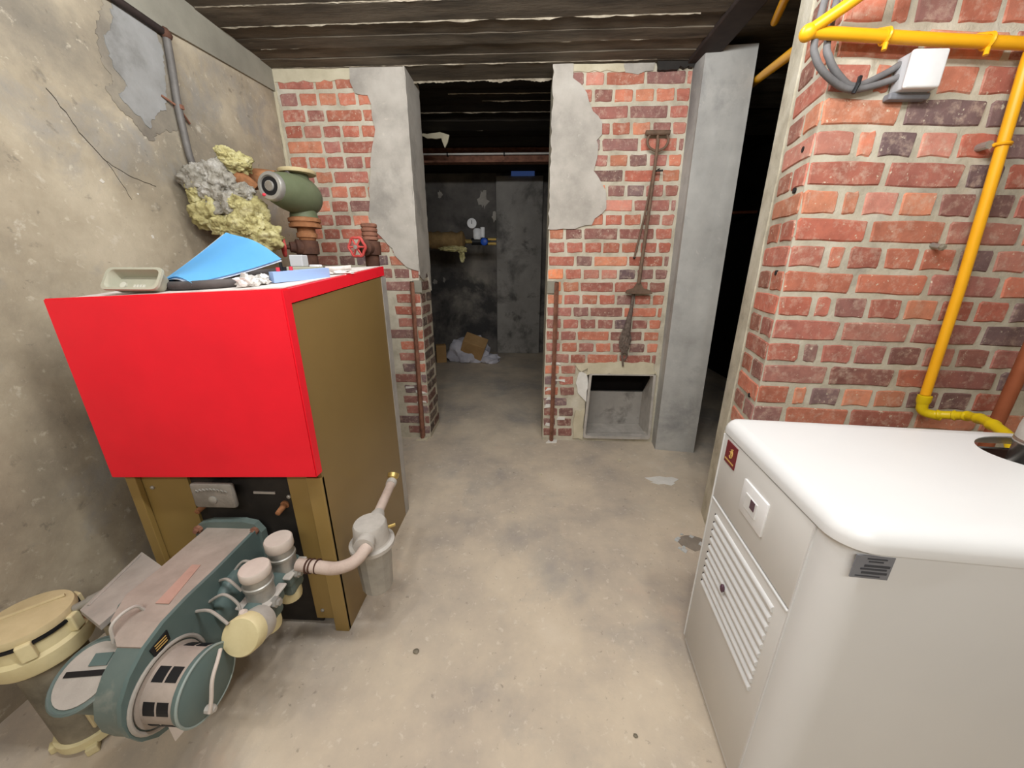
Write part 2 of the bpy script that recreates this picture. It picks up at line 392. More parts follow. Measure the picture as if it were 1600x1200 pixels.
# ---- bricks -------------------------------------------------------
BR = {}
def brick_mesh(L, H, var):
    key = (L, H, var)
    if key in BR: return BR[key]
    r = random.Random(hash((round(L * 1000), round(H * 1000), var)) & 0xffff)
    j = lambda a: r.uniform(-a, a)
    h, hh = L / 2, H / 2
    out = [(-h + .004, -hh), (-h * .3, -hh), (h * .35, -hh), (h - .004, -hh), (h, -hh + .006), (h, hh - .006), (h - .005, hh), (h * .1, hh), (-h + .006, hh), (-h, hh - .006)]
    bm = B()
    o = [(x + j(.0028), z + j(.0028)) for x, z in out]
    back = [bm.verts.new((x, .02, z)) for x, z in o]
    mid = [bm.verts.new((x, 0, z)) for x, z in o]
    ft = [bm.verts.new((x * (1 - .0035 / h) + j(.0006), -.0035 + j(.0008), z * (1 - .0035 / hh))) for x, z in o]
    n = len(o)
    for a, b in ((back, mid), (mid, ft)):
        for i in range(n): bm.faces.new((a[i], a[(i + 1) % n], b[(i + 1) % n], b[i]))
    bm.faces.new(ft[::-1])
    bmesh.ops.recalc_face_normals(bm, faces=bm.faces)
    me = bpy.data.meshes.new('brick'); bm.to_mesh(me); bm.free(); me.materials.append(MATS['brick'])
    BR[key] = me; return me
PAL = [(184, 114, 92), (192, 122, 98), (178, 106, 88), (188, 118, 96), (174, 108, 92), (198, 132, 104), (168, 106, 93), (162, 108, 98), (152, 110, 103), (188, 128, 112)]
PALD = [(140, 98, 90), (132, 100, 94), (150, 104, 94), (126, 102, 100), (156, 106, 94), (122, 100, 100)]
def brick(parent, pos, L, H=.0595, rz=0, ry=0, col=None, pal=PAL, std=None):
    std = std or min((.045, .095, .145, .2), key=lambda s: abs(s - L))
    me = brick_mesh(std, H, rnd.randrange(6))
    o = bpy.data.objects.new('brick', me)
    o.location = Vector(pos) - ORG[parent.name][0]
    o.rotation_euler = (0, ry + rnd.uniform(-.006, .006), rz); o.scale = (L / std, 1, 1)
    c = col or rnd.choice(pal); k = rnd.uniform(.9, 1.1)
    o.color = tuple(lin(min(255, v * k)) for v in c) + (1,)
    link(o, parent); return o

def pt_in(poly, x, z):
    r = False; n = len(poly)
    for i in range(n):
        (x1, z1), (x2, z2) = poly[i], poly[(i + 1) % n]
        if (z1 > z) != (z2 > z) and x < (x2 - x1) * (z - z1) / (z2 - z1) + x1: r = not r
    return r
def course(x0, x1, kind, off):
    """list of (centre, length) along one course"""
    out = []; pit = (.207, .1075)[kind == 'H']; x = x0 + off; k = 0
    while x < x1 - .01:
        p = pit
        if kind == 'S' and k % 3 == 1: p = .1075
        a, b = max(x, x0 + .003), min(x + p - .0125, x1 - .003)
        if b - a > .022: out.append(((a + b) / 2, b - a))
        x += p; k += 1
    return out
# left pier
PLL = [(-.945, 2.2), (-.952, 2.083), (-.93, 2.038), (-.866, 2.02), (-.853, 1.982), (-.846, 1.923), (-.839, 1.863), (-.866, 1.787), (-.886, 1.709), (-.911, 1.563), (-.927, 1.427), (-.891, 1.34), (-.81, 1.261), (-.799, 1.218), (-.763, 1.181), (-.734, 1.148), (-.657, 1.126), (-.657, 2.2)]
bm = B(); box(bm, -1.378, -.66, YF, 2.555, 0, 2.2)
pierL = struct('wall_far_left', bm, 'mortar', 'red brick pier with grey plaster, left of the doorway', 'wall')
PLR = [(.125, 2.2), (.224, 2.2), (.224, 2.148), (.23, 2.091), (.272, 2.057), (.30, 2.019), (.317, 1.978), (.344, 1.938), (.39, 1.894), (.396, 1.838), (.37, 1.811), (.38, 1.75), (.369, 1.695), (.364, 1.663), (.418, 1.60), (.448, 1.541), (.45, 1.472), (.389, 1.422), (.373, 1.388), (.274, 1.368), (.142, 1.361), (.125, 1.361)]
HX0, HX1, HZ0, HZ1 = .41, .858, .035, .49
bm = B(); box(bm, .128, HX0, YF, 2.555, 0, 2.2); box(bm, HX1, .92, YF, 2.555, 0, 2.2); box(bm, HX0, HX1, YF, 2.555, HZ1, 2.2); box(bm, HX0, HX1, YF, 2.555, 0, HZ0)
pierR = struct('wall_far_right', bm, 'mortar', 'red brick pier with grey plaster, right of the doorway', 'wall')
for i in range(28):
    zc = 2.0875 - .075 * i
    kind = 'S' if i % 2 == 0 else 'H'
    # left
    for cx, L in course(-1.352, -.66, kind, (0 if kind == 'S' else .0) - (.07 if i % 4 == 2 else 0)):
        if all(pt_in(PLL, cx + d * L, zc + e) for d in (-.45, 0, .45) for e in (-.02, .02)): continue
        if zc < 1.0 and cx < -.84: continue
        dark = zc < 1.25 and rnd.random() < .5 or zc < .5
        z2 = zc + .0
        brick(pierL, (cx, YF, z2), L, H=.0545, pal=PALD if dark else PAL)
    # right
    for cx, L in course(.128, .842, kind, -(.04 if i % 4 == 0 else (.11 if i % 4 == 2 else .0))):
        if all(pt_in(PLR, cx + d * L, zc + e) for d in (-.45, 0, .45) for e in (-.02, .02)): continue
        if zc < .57 and cx > .3: continue
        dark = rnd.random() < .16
        col = (216, 136, 98) if (i in (13, 14) and cx < .26) else None
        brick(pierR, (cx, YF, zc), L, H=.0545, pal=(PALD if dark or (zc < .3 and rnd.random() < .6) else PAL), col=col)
# reveal bricks of the left pier
for i in range(13, 28):
    zc = 2.0875 - .075 * i
    for (a, b) in ([(2.305, 2.40), (2.415, 2.55)] if i % 2 else [(2.305, 2.50)]):
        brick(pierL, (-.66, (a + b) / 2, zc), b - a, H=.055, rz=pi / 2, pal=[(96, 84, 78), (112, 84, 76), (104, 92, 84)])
def patch(par, poly, y, th, m, seed, lab=None, name='plaster_patch', amp=.006, keep=lambda p: False):
    bm = B(); slab(bm, ragged([(a, y, b) for a, b in poly], .028, amp, seed, keep=keep), (0, th, 0))
    for v in bm.verts: v.co.y = round((v.co.y - y) / th) * th + y if True else 0
    return obj(name, bm, m, par, label=lab)
def patch2(par, poly, y, th, m, seed, lab=None, name='plaster_patch', amp=.006):
    pts = ragged([(a, b) for a, b in poly], .028, amp, seed)
    bm = B(); slab(bm, [(p.x, y, p.y) for p in pts], (0, th, 0)); return obj(name, bm, m, par, label=lab)
patch2(pierL, PLL[:-1] + [(-.656, 1.9), (-.656, 2.2)], YF - .011, .012, 'plaster_grey', 2, 'grey plaster left on the pier', amp=.005)
patch2(pierR, PLR, YF - .011, .012, 'plaster_grey', 4, 'grey plaster left on the pier', amp=.005)
patch2(pierL, [(-1.378, 2.2), (-1.378, 2.09), (-.94, 2.095), (-.94, 2.2)], YF - .006, .007, 'mortar_cream', 5, 'cream mortar skim')
patch2(pierL, [(-1.378, 2.1), (-1.378, 1.1), (-1.362, 1.1), (-1.362, 2.1)], YF - .005, .006, 'mortar_cream', 6, name='mortar_strip', amp=.003)
patch2(pierR, [(.22, 2.2), (.22, 2.118), (.49, 2.116), (.49, 2.2)], YF - .006, .007, 'mortar_cream', 7, 'cream mortar skim')
patch2(pierR, [(.488, 2.2), (.49, 2.112), (.56, 2.10), (.64, 2.118), (.66, 2.2)], YF - .008, .009, 'plaster_grey', 8)
# plaster on the reveal of the left pier
bm = B(); p = ragged([(2.287, 2.2), (2.287, 1.10), (2.38, 1.07), (2.47, 1.12), (2.556, 1.0), (2.556, 2.2)], .03, .006, 9)
slab(bm, [(-.66, q.x, q.y) for q in p], (.008, 0, 0)); obj('plaster_reveal', bm, 'plaster_grey', pierL)
# mortar smears round the soot chute
def smear(par, poly, seed, m='mortar_cream', th=.012):
    return patch2(par, poly, YF - th, th, m, seed, name='mortar_smear', amp=.008)
smear(pierR, [(.33, .55), (.55, .575), (.83, .565), (.845, .49), (HX1 + .0, .485), (HX0, .487), (HX0, .52), (.37, .50)], 21)
smear(pierR, [(.345, .50), (HX0, .49), (HX0, .30), (.37, .33), (.33, .42)], 22, 'mortar_white')
smear(pierR, [(.34, .22), (HX0 - .002, .24), (HX0 - .002, .02), (.335, .02)], 23)
smear(pierR, [(HX1 - .02, .49), (.858, .5), (.858, .27), (HX1 - .006, .28)], 24)
for k, (x, z, s) in enumerate([(.172, .31, .03), (.175, .255, .032), (.17, .375, .028), (.172, .12, .03), (.22, .44, .04), (.25, .16, .03), (.2, .55, .03)]):
    smear(pierR, [(x - s, z - .008), (x + s, z - .01), (x + s * .9, z + .01), (x - s * .8, z + .012)], 30 + k, 'mortar_white', .007)
for k, (x, z, s) in enumerate([(-.705, .34, .033), (-.705, .27, .033), (-.78, .38, .03)]):
    smear(pierL, [(x - s, z - .006), (x + s, z - .008), (x + s * .9, z + .008), (x - s * .8, z + .009)], 40 + k, 'mortar_white', .007)

# ---- chimney breast ----------------------------------------------
CX, CY = .805, 1.21
side_d = Vector((.084, .335, 0)); side_len = side_d.length; side_d.normalize()
bm = B(); slab(bm, [(CX, CY, 0), (.889, 1.545, 0), (2.4, 1.6, 0), (2.4, CY, 0)], (0, 0, 2.2))
chim = struct('wall_chimney', bm, 'mortar', 'red brick chimney breast carrying the yellow gas pipes', 'wall')
sang = math.atan2(-side_d.y, -side_d.x)
tilt = .024
for k in range(-8, 22):
    zc = 1.603 - .0375 - .075 * k
    if zc > 2.14 or zc < .02: continue
    S = k % 2 == 0
    fc = rnd.choice(PAL) if rnd.random() < .85 else rnd.choice(PALD)
    # front
    xs = []
    if S:
        x = CX + .002
        while x < 1.95:
            L = .206 if rnd.random() > .16 else .095
            xs.append((x, L)); x += L + .0145
    else:
        xs = [(CX + .002, .1), (CX + .118, .043)]; x = CX + .178
        while x < 1.95: xs.append((x, .094)); x += .1085
    hidden = zc < .58
    for n_, (x, L) in enumerate(xs):
        if hidden and x > .86: break
        if x > 1.62 and zc < .75: break
        dz = -(x + L / 2 - CX) * tilt
        dark = rnd.random() < (.22 + .28 * (x - .8))
        brick(chim, (x + L / 2, CY, zc + dz), L, ry=tilt, col=fc if n_ == 0 else None, pal=PALD if dark else PAL)
    # left flank
    parts = [(.0, .096), (.111, .10)] if S else [(.0, .212)]
    for n_, (a, L) in enumerate(parts):
        p = Vector((CX, CY, 0)) + side_d * (a + L / 2 + .002)
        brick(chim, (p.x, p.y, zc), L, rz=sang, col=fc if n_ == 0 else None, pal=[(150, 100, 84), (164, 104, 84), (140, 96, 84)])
# mortar strip on the far edge of the flank
bm = B(); nrm = Vector((side_d.y, -side_d.x, 0)) * -1
a = Vector((CX, CY, 0)) + side_d * .235; b = Vector((CX, CY, 0)) + side_d * side_len
pts = [Vector((a.x, a.y, 0)) + side_d * rnd.uniform(-.008, .008) + Vector((0, 0, 2.18 * i / 40)) for i in range(41)] + [Vector((b.x, b.y, 2.18)), Vector((b.x, b.y, 0))]
slab(bm, pts, nrm * .005); obj('mortar_strip', bm, 'mortar', chim, label='pale mortar edge')
for x, z in [(.87, 1.49), (.86, 1.14), (.855, .715), (.9, 1.38)]:
    q = Vector((CX, CY, z)) + side_d * (.06)
    bm = B(); cyl(bm, q + nrm * .0, q + nrm * .006, .008, 10); obj('drill_hole', bm, 'black_plastic', chim)

# ---- column --------------------------------------------------------
bm = B()
lo = [(.873, 2.19, 0), (1.11, 2.155, 0), (1.11, 2.56, 0), (.90, 2.56, 0), (.886, 2.298, 0)]
hi = [(.845, 2.18, 2.16), (1.08, 2.16, 2.16), (1.08, 2.56, 2.16), (.90, 2.56, 2.16), (.838, 2.298, 2.16)]
a = [bm.verts.new(v) for v in lo]; b = [bm.verts.new(v) for v in hi]
for i in range(5): bm.faces.new((a[i], a[(i + 1) % 5], b[(i + 1) % 5], b[i]))
bm.faces.new(a[::-1]); bm.faces.new(b)
struct('wall_column', bm, 'plaster_column', 'smooth grey rendered column right of the brick pier', 'column')

# ---- soot chute ----------------------------------------------------
bm = B()
def fr(y, x0, x1, z0, z1, r=.02):
    pts = []
    for cx, cz, a0 in ((x1 - r, z0 + r, -90), (x1 - r, z1 - r * .3, 0), (x0 + r, z1 - r * .3, 90), (x0 + r, z0 + r, 180)):
        for k in range(4):
            an = math.radians(a0 + 30 * k); rr_ = r if cz < (z0 + z1) / 2 else r * .3
            pts.append(bm.verts.new((cx + rr_ * math.cos(an), y, cz + rr_ * math.sin(an))))
    return pts
rings = [fr(2.34, HX0 + .0, HX1, HZ0, HZ1), fr(2.275, HX0 - .004, HX1 + .004, HZ0 - .006, HZ1), fr(2.275, HX0 + .012, HX1 - .012, HZ0 + .012, HZ1 - .006), fr(2.34, HX0 + .012, HX1 - .012, HZ0 + .012, HZ1 - .006)]
for p, q in zip(rings, rings[1:]):
    for i in range(16): bm.faces.new((p[i], p[(i + 1) % 16], q[(i + 1) % 16], q[i]))
t = thing('soot_chute', (.63, 2.29, 0), 'square grey metal chute opening at the foot of the brick pier', 'chute')
obj('frame', bm, 'zinc_dusty', t, smooth=True)
bm = B(); box(bm, HX0, HX1, 2.49, 2.515, HZ0, .30); obj('back_plate', bm, 'soot_pilaster', t)
bm = B(); box(bm, HX0, HX1, 2.33, 2.515, HZ0, HZ0 + .012); obj('chute_floor', bm, 'zinc_dusty', t)
for x in (HX0, HX1 - .012):
    bm = B(); slab(bm, [(x, 2.33, HZ0), (x, 2.33, HZ1), (x, 2.49, .30), (x, 2.49, HZ0)], (.012, 0, 0)); obj('cheek_plate', bm, 'zinc_dusty', t)
bm = B(); box(bm, HX0, HX1, 2.535, 2.55, HZ0, HZ1 + .0); box(bm, HX0, HX1, 2.34, 2.55, HZ1 - .004, HZ1 + .0); box(bm, HX0, HX0 + .003, 2.33, 2.55, HZ0, HZ1); box(bm, HX1 - .003, HX1, 2.33, 2.55, HZ0, HZ1); obj('shade_lining', bm, 'shade_black', t, label='black lining painted as the unlit dark inside the chute')  # black sheets paint the unlit dark above and behind the back plate

# ---- ceiling boards -------------------------------------------------
def board(y0, y1, x0, x1, z, m, seed, par=ceiling, slope=-.014):
    r = random.Random(seed); n = 22; bm = B(); F = []; K = []
    for i in range(n + 1):
        x = x0 + (x1 - x0) * i / n; d = slope * x
        F.append((x, y0 + d + r.uniform(-.004, .004), z + r.uniform(-.0015, .0015)))
        K.append((x, y1 + d + r.uniform(-.004, .004), z + r.uniform(-.0015, .0015)))
    lo = [[bm.verts.new(p) for p in F], [bm.verts.new(p) for p in K]]
    hi = [[bm.verts.new((p[0], p[1], 2.242)) for p in F], [bm.verts.new((p[0], p[1], 2.242)) for p in K]]
    for i in range(n):
        bm.faces.new((lo[0][i], lo[0][i + 1], lo[1][i + 1], lo[1][i]))
        bm.faces.new((lo[0][i], lo[0][i + 1], hi[0][i + 1], hi[0][i]))
        bm.faces.new((lo[1][i], lo[1][i + 1], hi[1][i + 1], hi[1][i]))
    for i in (0, n): bm.faces.new((lo[0][i], lo[1][i], hi[1][i], hi[0][i]))
    return obj('board', bm, m, par)
ys = [-1.6, -1.2, -.8, -.4, -.1, .2, .5, .75, 1.0, 1.25, 1.45, 1.63, 1.80, 1.925, 2.02, 2.10, 2.19, 2.272]
zs = [2.15 + .004 * (i % 2) for i in range(17)]
for i in range(len(ys) - 1):
    x1 = 2.2 if ys[i] < .6 else .80
    board(ys[i], ys[i + 1] - .002, -1.366, x1, zs[i], 'ceiling_concrete', 50 + i)
board(2.272, 2.44, -1.366, .80, 2.148, 'ceiling_concrete', 80)
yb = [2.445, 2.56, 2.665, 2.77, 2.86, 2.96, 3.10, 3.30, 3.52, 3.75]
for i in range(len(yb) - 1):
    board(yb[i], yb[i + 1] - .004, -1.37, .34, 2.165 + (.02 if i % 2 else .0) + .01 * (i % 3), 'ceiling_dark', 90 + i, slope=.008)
for i, y in enumerate([.75, 1.25, 1.7, 2.1, 2.6, 3.2]):
    board(y, y + .42, .93, 2.2, 2.19 + .015 * (i % 2), 'ceiling_concrete', 120 + i)
bm = B(); box(bm, .80, .92, .75, 2.30, 2.135, 2.242, .006)
obj('edge_beam', bm, 'conduit_dark', ceiling, label='dark beam along the slab edge')
def ridge(y, x0, x1, z, seed, hmax=.014, slope=-.014):
    r = random.Random(seed); n = 90; bm = B(); a = []; b = []
    for i in range(n + 1):
        x = x0 + (x1 - x0) * i / n; h = hmax * max(.12, .55 + .9 * noise.noise(Vector((x * 9, seed, 0)))) * r.uniform(.7, 1.1)
        yy = y + slope * x + r.uniform(-.0015, .0015)
        a.append((bm.verts.new((x, yy - .004, z)), bm.verts.new((x, yy - .001, z - h)), bm.verts.new((x, yy + .005, z))))
    for p, q in zip(a, a[1:]):
        for k in range(2): bm.faces.new((p[k], p[k + 1], q[k + 1], q[k]))
        bm.faces.new((p[0], p[2], q[2], q[0]))
    bm.faces.new(a[0]); bm.faces.new(a[-1][::-1])
    o = obj('lime_ridge', bm, 'efflorescence', ceiling, label='ragged pale lime seam'); return o
ridge(1.925, -1.36, .70, 2.153, 1, .013)
ridge(2.10, -1.3, .75, 2.153, 2, .005)
ridge(2.272, -1.36, .64, 2.15, 3, .006)
ridge(1.80, -1.36, -.2, 2.153, 4, .006)
ridge(2.44, -.655, .125, 2.149, 5, .018)
ridge(2.77, -.3, .3, 2.168, 6, .008, .008); ridge(2.96, -.8, .3, 2.172, 7, .008, .008); ridge(2.665, -.5, .3, 2.168, 8, .006, .008)
ridge(3.30, -.6, .0, 2.17, 9, .006, .008)
bm = B(); slab(bm, ragged([(.64, 2.20), (.66, 2.105), (.76, 2.115), (.83, 2.128), (.845, 2.2)], .02, .008, 12), (0, 0)) if False else None
bm = B(); p = ragged([(.645, 2.20), (.655, 2.112), (.70, 2.105), (.77, 2.122), (.835, 2.122), (.842, 2.2)], .015, .006, 12)
slab(bm, [(q.x, 2.275, q.y) for q in p], (0, .02, 0)); obj('charred_timber', bm, 'black_iron', ceiling, label='charred timber end')

# back wall window glimpse
bm = B(); box(bm, -.20, .08, 4.90, 4.92, 2.19, 2.238); struct('window_1', bm, 'daylight_blue', 'bluish daylight slit high on the rear wall', 'window')

# ================================================================== OLD BOILER
lidz = lambda y: 1.103 + .08 * (y - .85)
BX0, BX1, BY0, BY1 = -1.155, -.572, .874, 1.52
t = thing('old_boiler', (-.86, 1.2, 0), 'old floor boiler with red front cover and olive gold sides', 'boiler')
bm = B()  # right side panel, folded round the front, rounded at the rear
def side(xo, s):
    bm = B(); pl = []
    prof = [(BX1 - s * .0, BY0), ]
    R_ = .05; y1 = BY1
    pts = [(xo, BY0)] + [(xo - s * (R_ - R_ * math.cos(a)), y1 - R_ + R_ * math.sin(a)) for a in [k * pi / 2 / 6 for k in range(7)]] + [(xo - s * .12, y1)]
    inn = [(xo - s * .012, BY0), (xo - s * .012, y1 - R_), (xo - s * .03, y1 - .02), (xo - s * .12, y1 - .012)]
    poly = pts + inn[::-1]
    lo = [bm.verts.new((x, y, 0)) for x, y in poly]; hi = [bm.verts.new((x, y, lidz(y) - .037)) for x, y in poly]
    n = len(poly)
    for i in range(n): bm.faces.new((lo[i], lo[(i + 1) % n], hi[(i + 1) % n], hi[i]))
    for tr in tessellate_polygon([[v.co for v in lo]]):
        bm.faces.new([lo[i] for i in tr]); bm.faces.new([hi[i] for i in tr][::-1])
    return bm
sp = obj('side_panel', side(BX1, 1), 'gold_side', t, smooth=True)
obj('side_panel', side(BX0, -1), 'gold_side', t, smooth=True)
bm = B(); box(bm, BX1 - .004, BX1 + .0015, 1.462, 1.508, .0, 1.115); obj('edge_trim', bm, 'silver_edge', sp, label='worn silvery rear edge')
# front stiles
def stile(x0, x1, z0):
    bm = B(); box(bm, x0, x1, .885, .897, z0, 1.05); return obj('front_stile', bm, 'gold_paint', t)
st = stile(-.684, -.585, .035); stile(-1.143, -.985, .035)
bm = B(); box(bm, -.617, -.572, .868, .884, .0, .585, .002); obj('corner_flange', bm, 'gold_paint', t)
bm = B(); box(bm, -1.155, -1.125, .868, .884, .0, .58, .002); obj('corner_flange', bm, 'gold_paint', t)
bm = B(); box(bm, -1.0, -.67, .893, .905, .012, 1.0); obj('combustion_door', bm, 'black_iron', t, label='sooty black cast door')
bm = B(); box(bm, -.66, -.60, .884, .887, .27, .278); obj('fold_line', bm, 'gold_side', t)
for x, z in [(-.955, .475), (-.712, .478)]:
    bm = B(); lathe(bm, [(.0, 0), (.012, .0), (.013, .006), (.009, .008), (.0075, .04), (.0, .042)], (x, .895, z), (0, -1, -.15), 12); obj('rusty_bolt', bm, 'rust_orange', t, smooth=True)
for x, z in [(-1.10, .53), (-.69, .51), (-.66, .07)]:
    bm = B(); lathe(bm, [(.006, 0), (.006, .004), (.003, .006)], (x, .886, z), (0, -1, 0), 10); obj('screw', bm, 'zinc', t)
bm = B(); box(bm, -.80, -.735, .89, .894, .513, .520); obj('door_slot', bm, 'zinc_dusty', t)
# sight flap plate
bm = B(); box(bm, -.945, -.822, .845, .862, .492, .572, .008); fp = obj('peephole_cover', bm, 'cast_grey', t, smooth=True, label='grey cast peephole cover with worn embossed lettering')
bm = B(); lathe(bm, [(.012, 0), (.012, .004), (.005, .007)], (-.883, .846, .522), (0, -1, 0), 14); obj('cover_screw', bm, 'zinc', fp, smooth=True)
for k in range(9):
    x = -.927 + .0105 * k; zz = .552 + .006 * math.sin(pi * k / 8)
    bm = B(); tube(bm, [(x, .8445, zz - .006), (x + .003, .843, zz + .002), (x + .007, .8445, zz - .004)], .0016, 6); obj('embossed_mark', bm, 'zinc', fp)
bm = B(); box(bm, -.905, -.86, .866, .893, .50, .56); obj('cover_hinge', bm, 'black_iron', fp)
# red cover
bm = B(); slab(bm, [(-1.158, .842, .588), (-.565, .842, .605), (-.565, .842, 1.106), (-1.158, .842, 1.080)], (0, .03, 0))
bmesh.ops.bevel(bm, geom=list(bm.edges), offset=.003, segments=2, affect='EDGES')
obj('front_cover', bm, 'red_paint', t, smooth=True, auto=50, label='bright red front cover')
# lid
bm = B(); slab(bm, [(BX0 + .02, .872, lidz(.872) - .028), (BX1 + .004, .872, lidz(.872) + .0), (BX1 + .0, 1.50, lidz(1.5)), (BX0 + .02, 1.50, lidz(1.5) - .026)], (0, 0, -.034))
lid = obj('lid', bm, 'red_paint', t, label='red top lid')
bm = B(); n = 24; r = random.Random(5)
slab(bm, ragged([(BX0 + .025, .876, lidz(.876) - .0275), (BX1 - .012, .88, lidz(.88) + .0003), (BX1 - .008, 1.49, lidz(1.49) + .0003), (BX0 + .03, 1.49, lidz(1.49) - .0255)], .05, .0, 3), (0, 0, .0022))
obj('dust_layer', bm, 'dust_white', lid, label='pale dust')
bm = B(); box(bm, BX0 + .02, BX1 - .02, .93, 1.5, .01, 1.04); obj('boiler_block', bm, 'black_iron', t)

# ---- things on the lid ----------------------------------------------
on = lambda y, x=-.62: lidz(y) + .003 - .028 * (BX1 - x) / (BX1 - BX0)
t = thing('plastic_tray', (-.97, .93, on(.9, -.97)), 'grey-green plastic tray on the red boiler lid', 'tray')
tz = on(.9, -.975) - .002
Mx = Matrix.Translation((-.975, .92, tz)) @ Matrix.Rotation(math.radians(56), 4, 'X')
def tray_ring(bm, w_, h_, z, r=.014, k=4):
    out = []
    for cx, cy, a0 in ((w_ - r, -h_ + r, -90), (w_ - r, h_ - r, 0), (-w_ + r, h_ - r, 90), (-w_ + r, -h_ + r, 180)):
        for i in range(k + 1):
            a = math.radians(a0 + 90 * i / k); out.append(bm.verts.new(Mx @ Vector((cx + r * math.cos(a), cy + r * math.sin(a), z))))
    return out
bm = B(); rg = [tray_ring(bm, .062, .022, .0), tray_ring(bm, .068, .027, .026), tray_ring(bm, .073, .031, .026), tray_ring(bm, .073, .031, .032), tray_ring(bm, .066, .025, .032), tray_ring(bm, .058, .018, .008)]
for p, q in zip(rg, rg[1:]):
    for i in range(len(p)): bm.faces.new((p[i], p[(i + 1) % len(p)], q[(i + 1) % len(q)], q[i]))
bm.faces.new(rg[0][::-1]); bm.faces.new(rg[-1])
lowz = min(v.co.z for v in bm.verts); bmesh.ops.translate(bm, verts=bm.verts, vec=(0, 0, tz - lowz + .002)); Mx = Matrix.Translation((0, 0, tz - lowz + .002)) @ Mx
obj('tray_body', bm, 'tray_plastic', t, smooth=True)
bm = B(); lathe(bm, [(.008, 0), (.008, .004)], Mx @ Vector((-.042, -.006, .008)), Mx.to_3x3() @ Vector((0, 0, 1)), 16); obj('moulded_boss', bm, 'tray_inner', t)
for k in range(4):
    bm = B(); box(bm, -.016 + .008 * k, -.010 + .008 * k, -.012, -.004, .0075, .0095, M=Mx); obj('moulded_mark', bm, 'tray_inner', t)
# folded card: blue sheet, white below
def sheet(bm, c4, bulge, n=14, lift=0):
    A, Bc, Cc, D = [Vector(c) for c in c4]; g = []
    for i in range(n + 1):
        row = []
        for j in range(n + 1):
            u, v = i / n, j / n
            p = (A * (1 - u) + Bc * u) * (1 - v) + (D * (1 - u) + Cc * u) * v
            p = p + Vector((0, 0, -bulge * math.sin(pi * u) * (1 - .35 * v) + .012 * math.sin(pi * v * 1.3) + lift))
            row.append(bm.verts.new(p))
        g.append(row)
    for i in range(n):
        for j in range(n): bm.faces.new((g[i][j], g[i + 1][j], g[i + 1][j + 1], g[i][j + 1]))
    r = bmesh.ops.solidify(bm, geom=list(bm.faces), thickness=.0012)
t = thing('blue_card', (-.87, 1.03, on(1.0)), 'curled sky-blue sheet lying over the black hose on the boiler', 'card')
# corners: bottom, right, top, left
cc = [(-.835, .906, 1.1145), (-.735, 1.12, 1.176), (-.935, 1.18, 1.264), (-.972, .957, 1.122)]
bm = B(); sheet(bm, cc, .004, lift=.0005); obj('blue_sheet', bm, 'sky_card', t, smooth=True)
bm = B(); sheet(bm, [(-.836, .905, 1.1120), (-.735, 1.122, 1.174), (-.950, 1.186, 1.264), (-.984, .958, 1.1195)], .004, lift=-.0035); obj('white_backing', bm, 'paper_white', t, smooth=True)
H = lambda x, y, e=0: (x, y, on(y, x) + .011 + e)
bm = B(); tube(bm, spline([H(-.96, .99), H(-.93, .94), H(-.88, .918), H(-.82, .918), H(-.76, .935), H(-.71, .985), H(-.675, 1.08), H(-.69, 1.2), H(-.8, 1.28), H(-.93, 1.26), H(-1.0, 1.12), H(-.985, 1.0, .002), H(-.935, .962, .004), H(-.87, .945, .006)], 8), .011, 12)
tag(obj('rubber_hose', bm, 'black_rubber', smooth=True, loc=(-.86, 1.1, 1.11)), 'coiled dusty black rubber hose under the blue sheet', 'hose')
bm = B(); blob(bm, (-.705, .925, on(.925, -.705) + .013), (.026, .02, .018), 3, .5, 3, 3, flat=on(.92, -.705), amp2=.35)
tag(obj('crumpled_foil', bm, 'foil', loc=(-.705, .925, on(.925))), 'crumpled silvery foil lump in front of the hose', 'foil')
bm = B(); blob(bm, (-.693, .962, on(.962, -.69) + .013), (.017, .014, .014), 3, .5, 3, 8, flat=on(.962, -.69), amp2=.35)
tag(obj('crumpled_foil', bm, 'foil', loc=(-.693, .962, on(.962, -.69))), 'smaller crumpled foil lump beside the blue box', 'foil')
# pale blue box with terminals
t = thing('terminal_box', (-.62, 1.05, on(1.05)), 'pale blue plastic terminal box on the edge of the boiler lid', 'box')
bm = B(); slab(bm, [(-.668, .972, on(.972)), (-.583, 1.10, on(1.10)), (-.603, 1.115, on(1.115)), (-.688, .985, on(.985))], (0, 0, .027)); obj('box_body', bm, 'pale_blue', t)
for k, (x, y) in enumerate([(-.671, 1.0), (-.663, 1.015), (-.654, 1.03)]):
    bm = B(); z = on(y) + .027; cyl(bm, (x, y, z), (x, y, z + .01), .005, 10); obj('terminal', bm, 'red_knob' if k != 1 else 'black_plastic', t)
bm = B(); cyl(bm, (-.666, 1.008, on(1.0) + .027), (-.666, 1.008, on(1) + .05), .004, 8); obj('terminal', bm, 'black_plastic', t)
t = thing('control_relay', (-.685, 1.14, on(1.14)), 'small grey relay block behind the pale blue box', 'relay')
bm = B(); box(bm, -.725, -.635, 1.12, 1.165, on(1.13), on(1.13) + .028, .002); obj('relay_base', bm, 'tray_plastic', t)
bm = B(); box(bm, -.715, -.675, 1.125, 1.158, on(1.13) + .028, on(1.13) + .062, .003); obj('relay_cover', bm, 'grey_plastic', t)
bm = B(); box(bm, -.70, -.67, 1.20, 1.225, on(1.21), on(1.21) + .028, .002); tag(obj('small_carton', bm, 'paper_white', loc=(-.685, 1.21, on(1.21))), 'small white carton behind the pale blue box', 'carton')
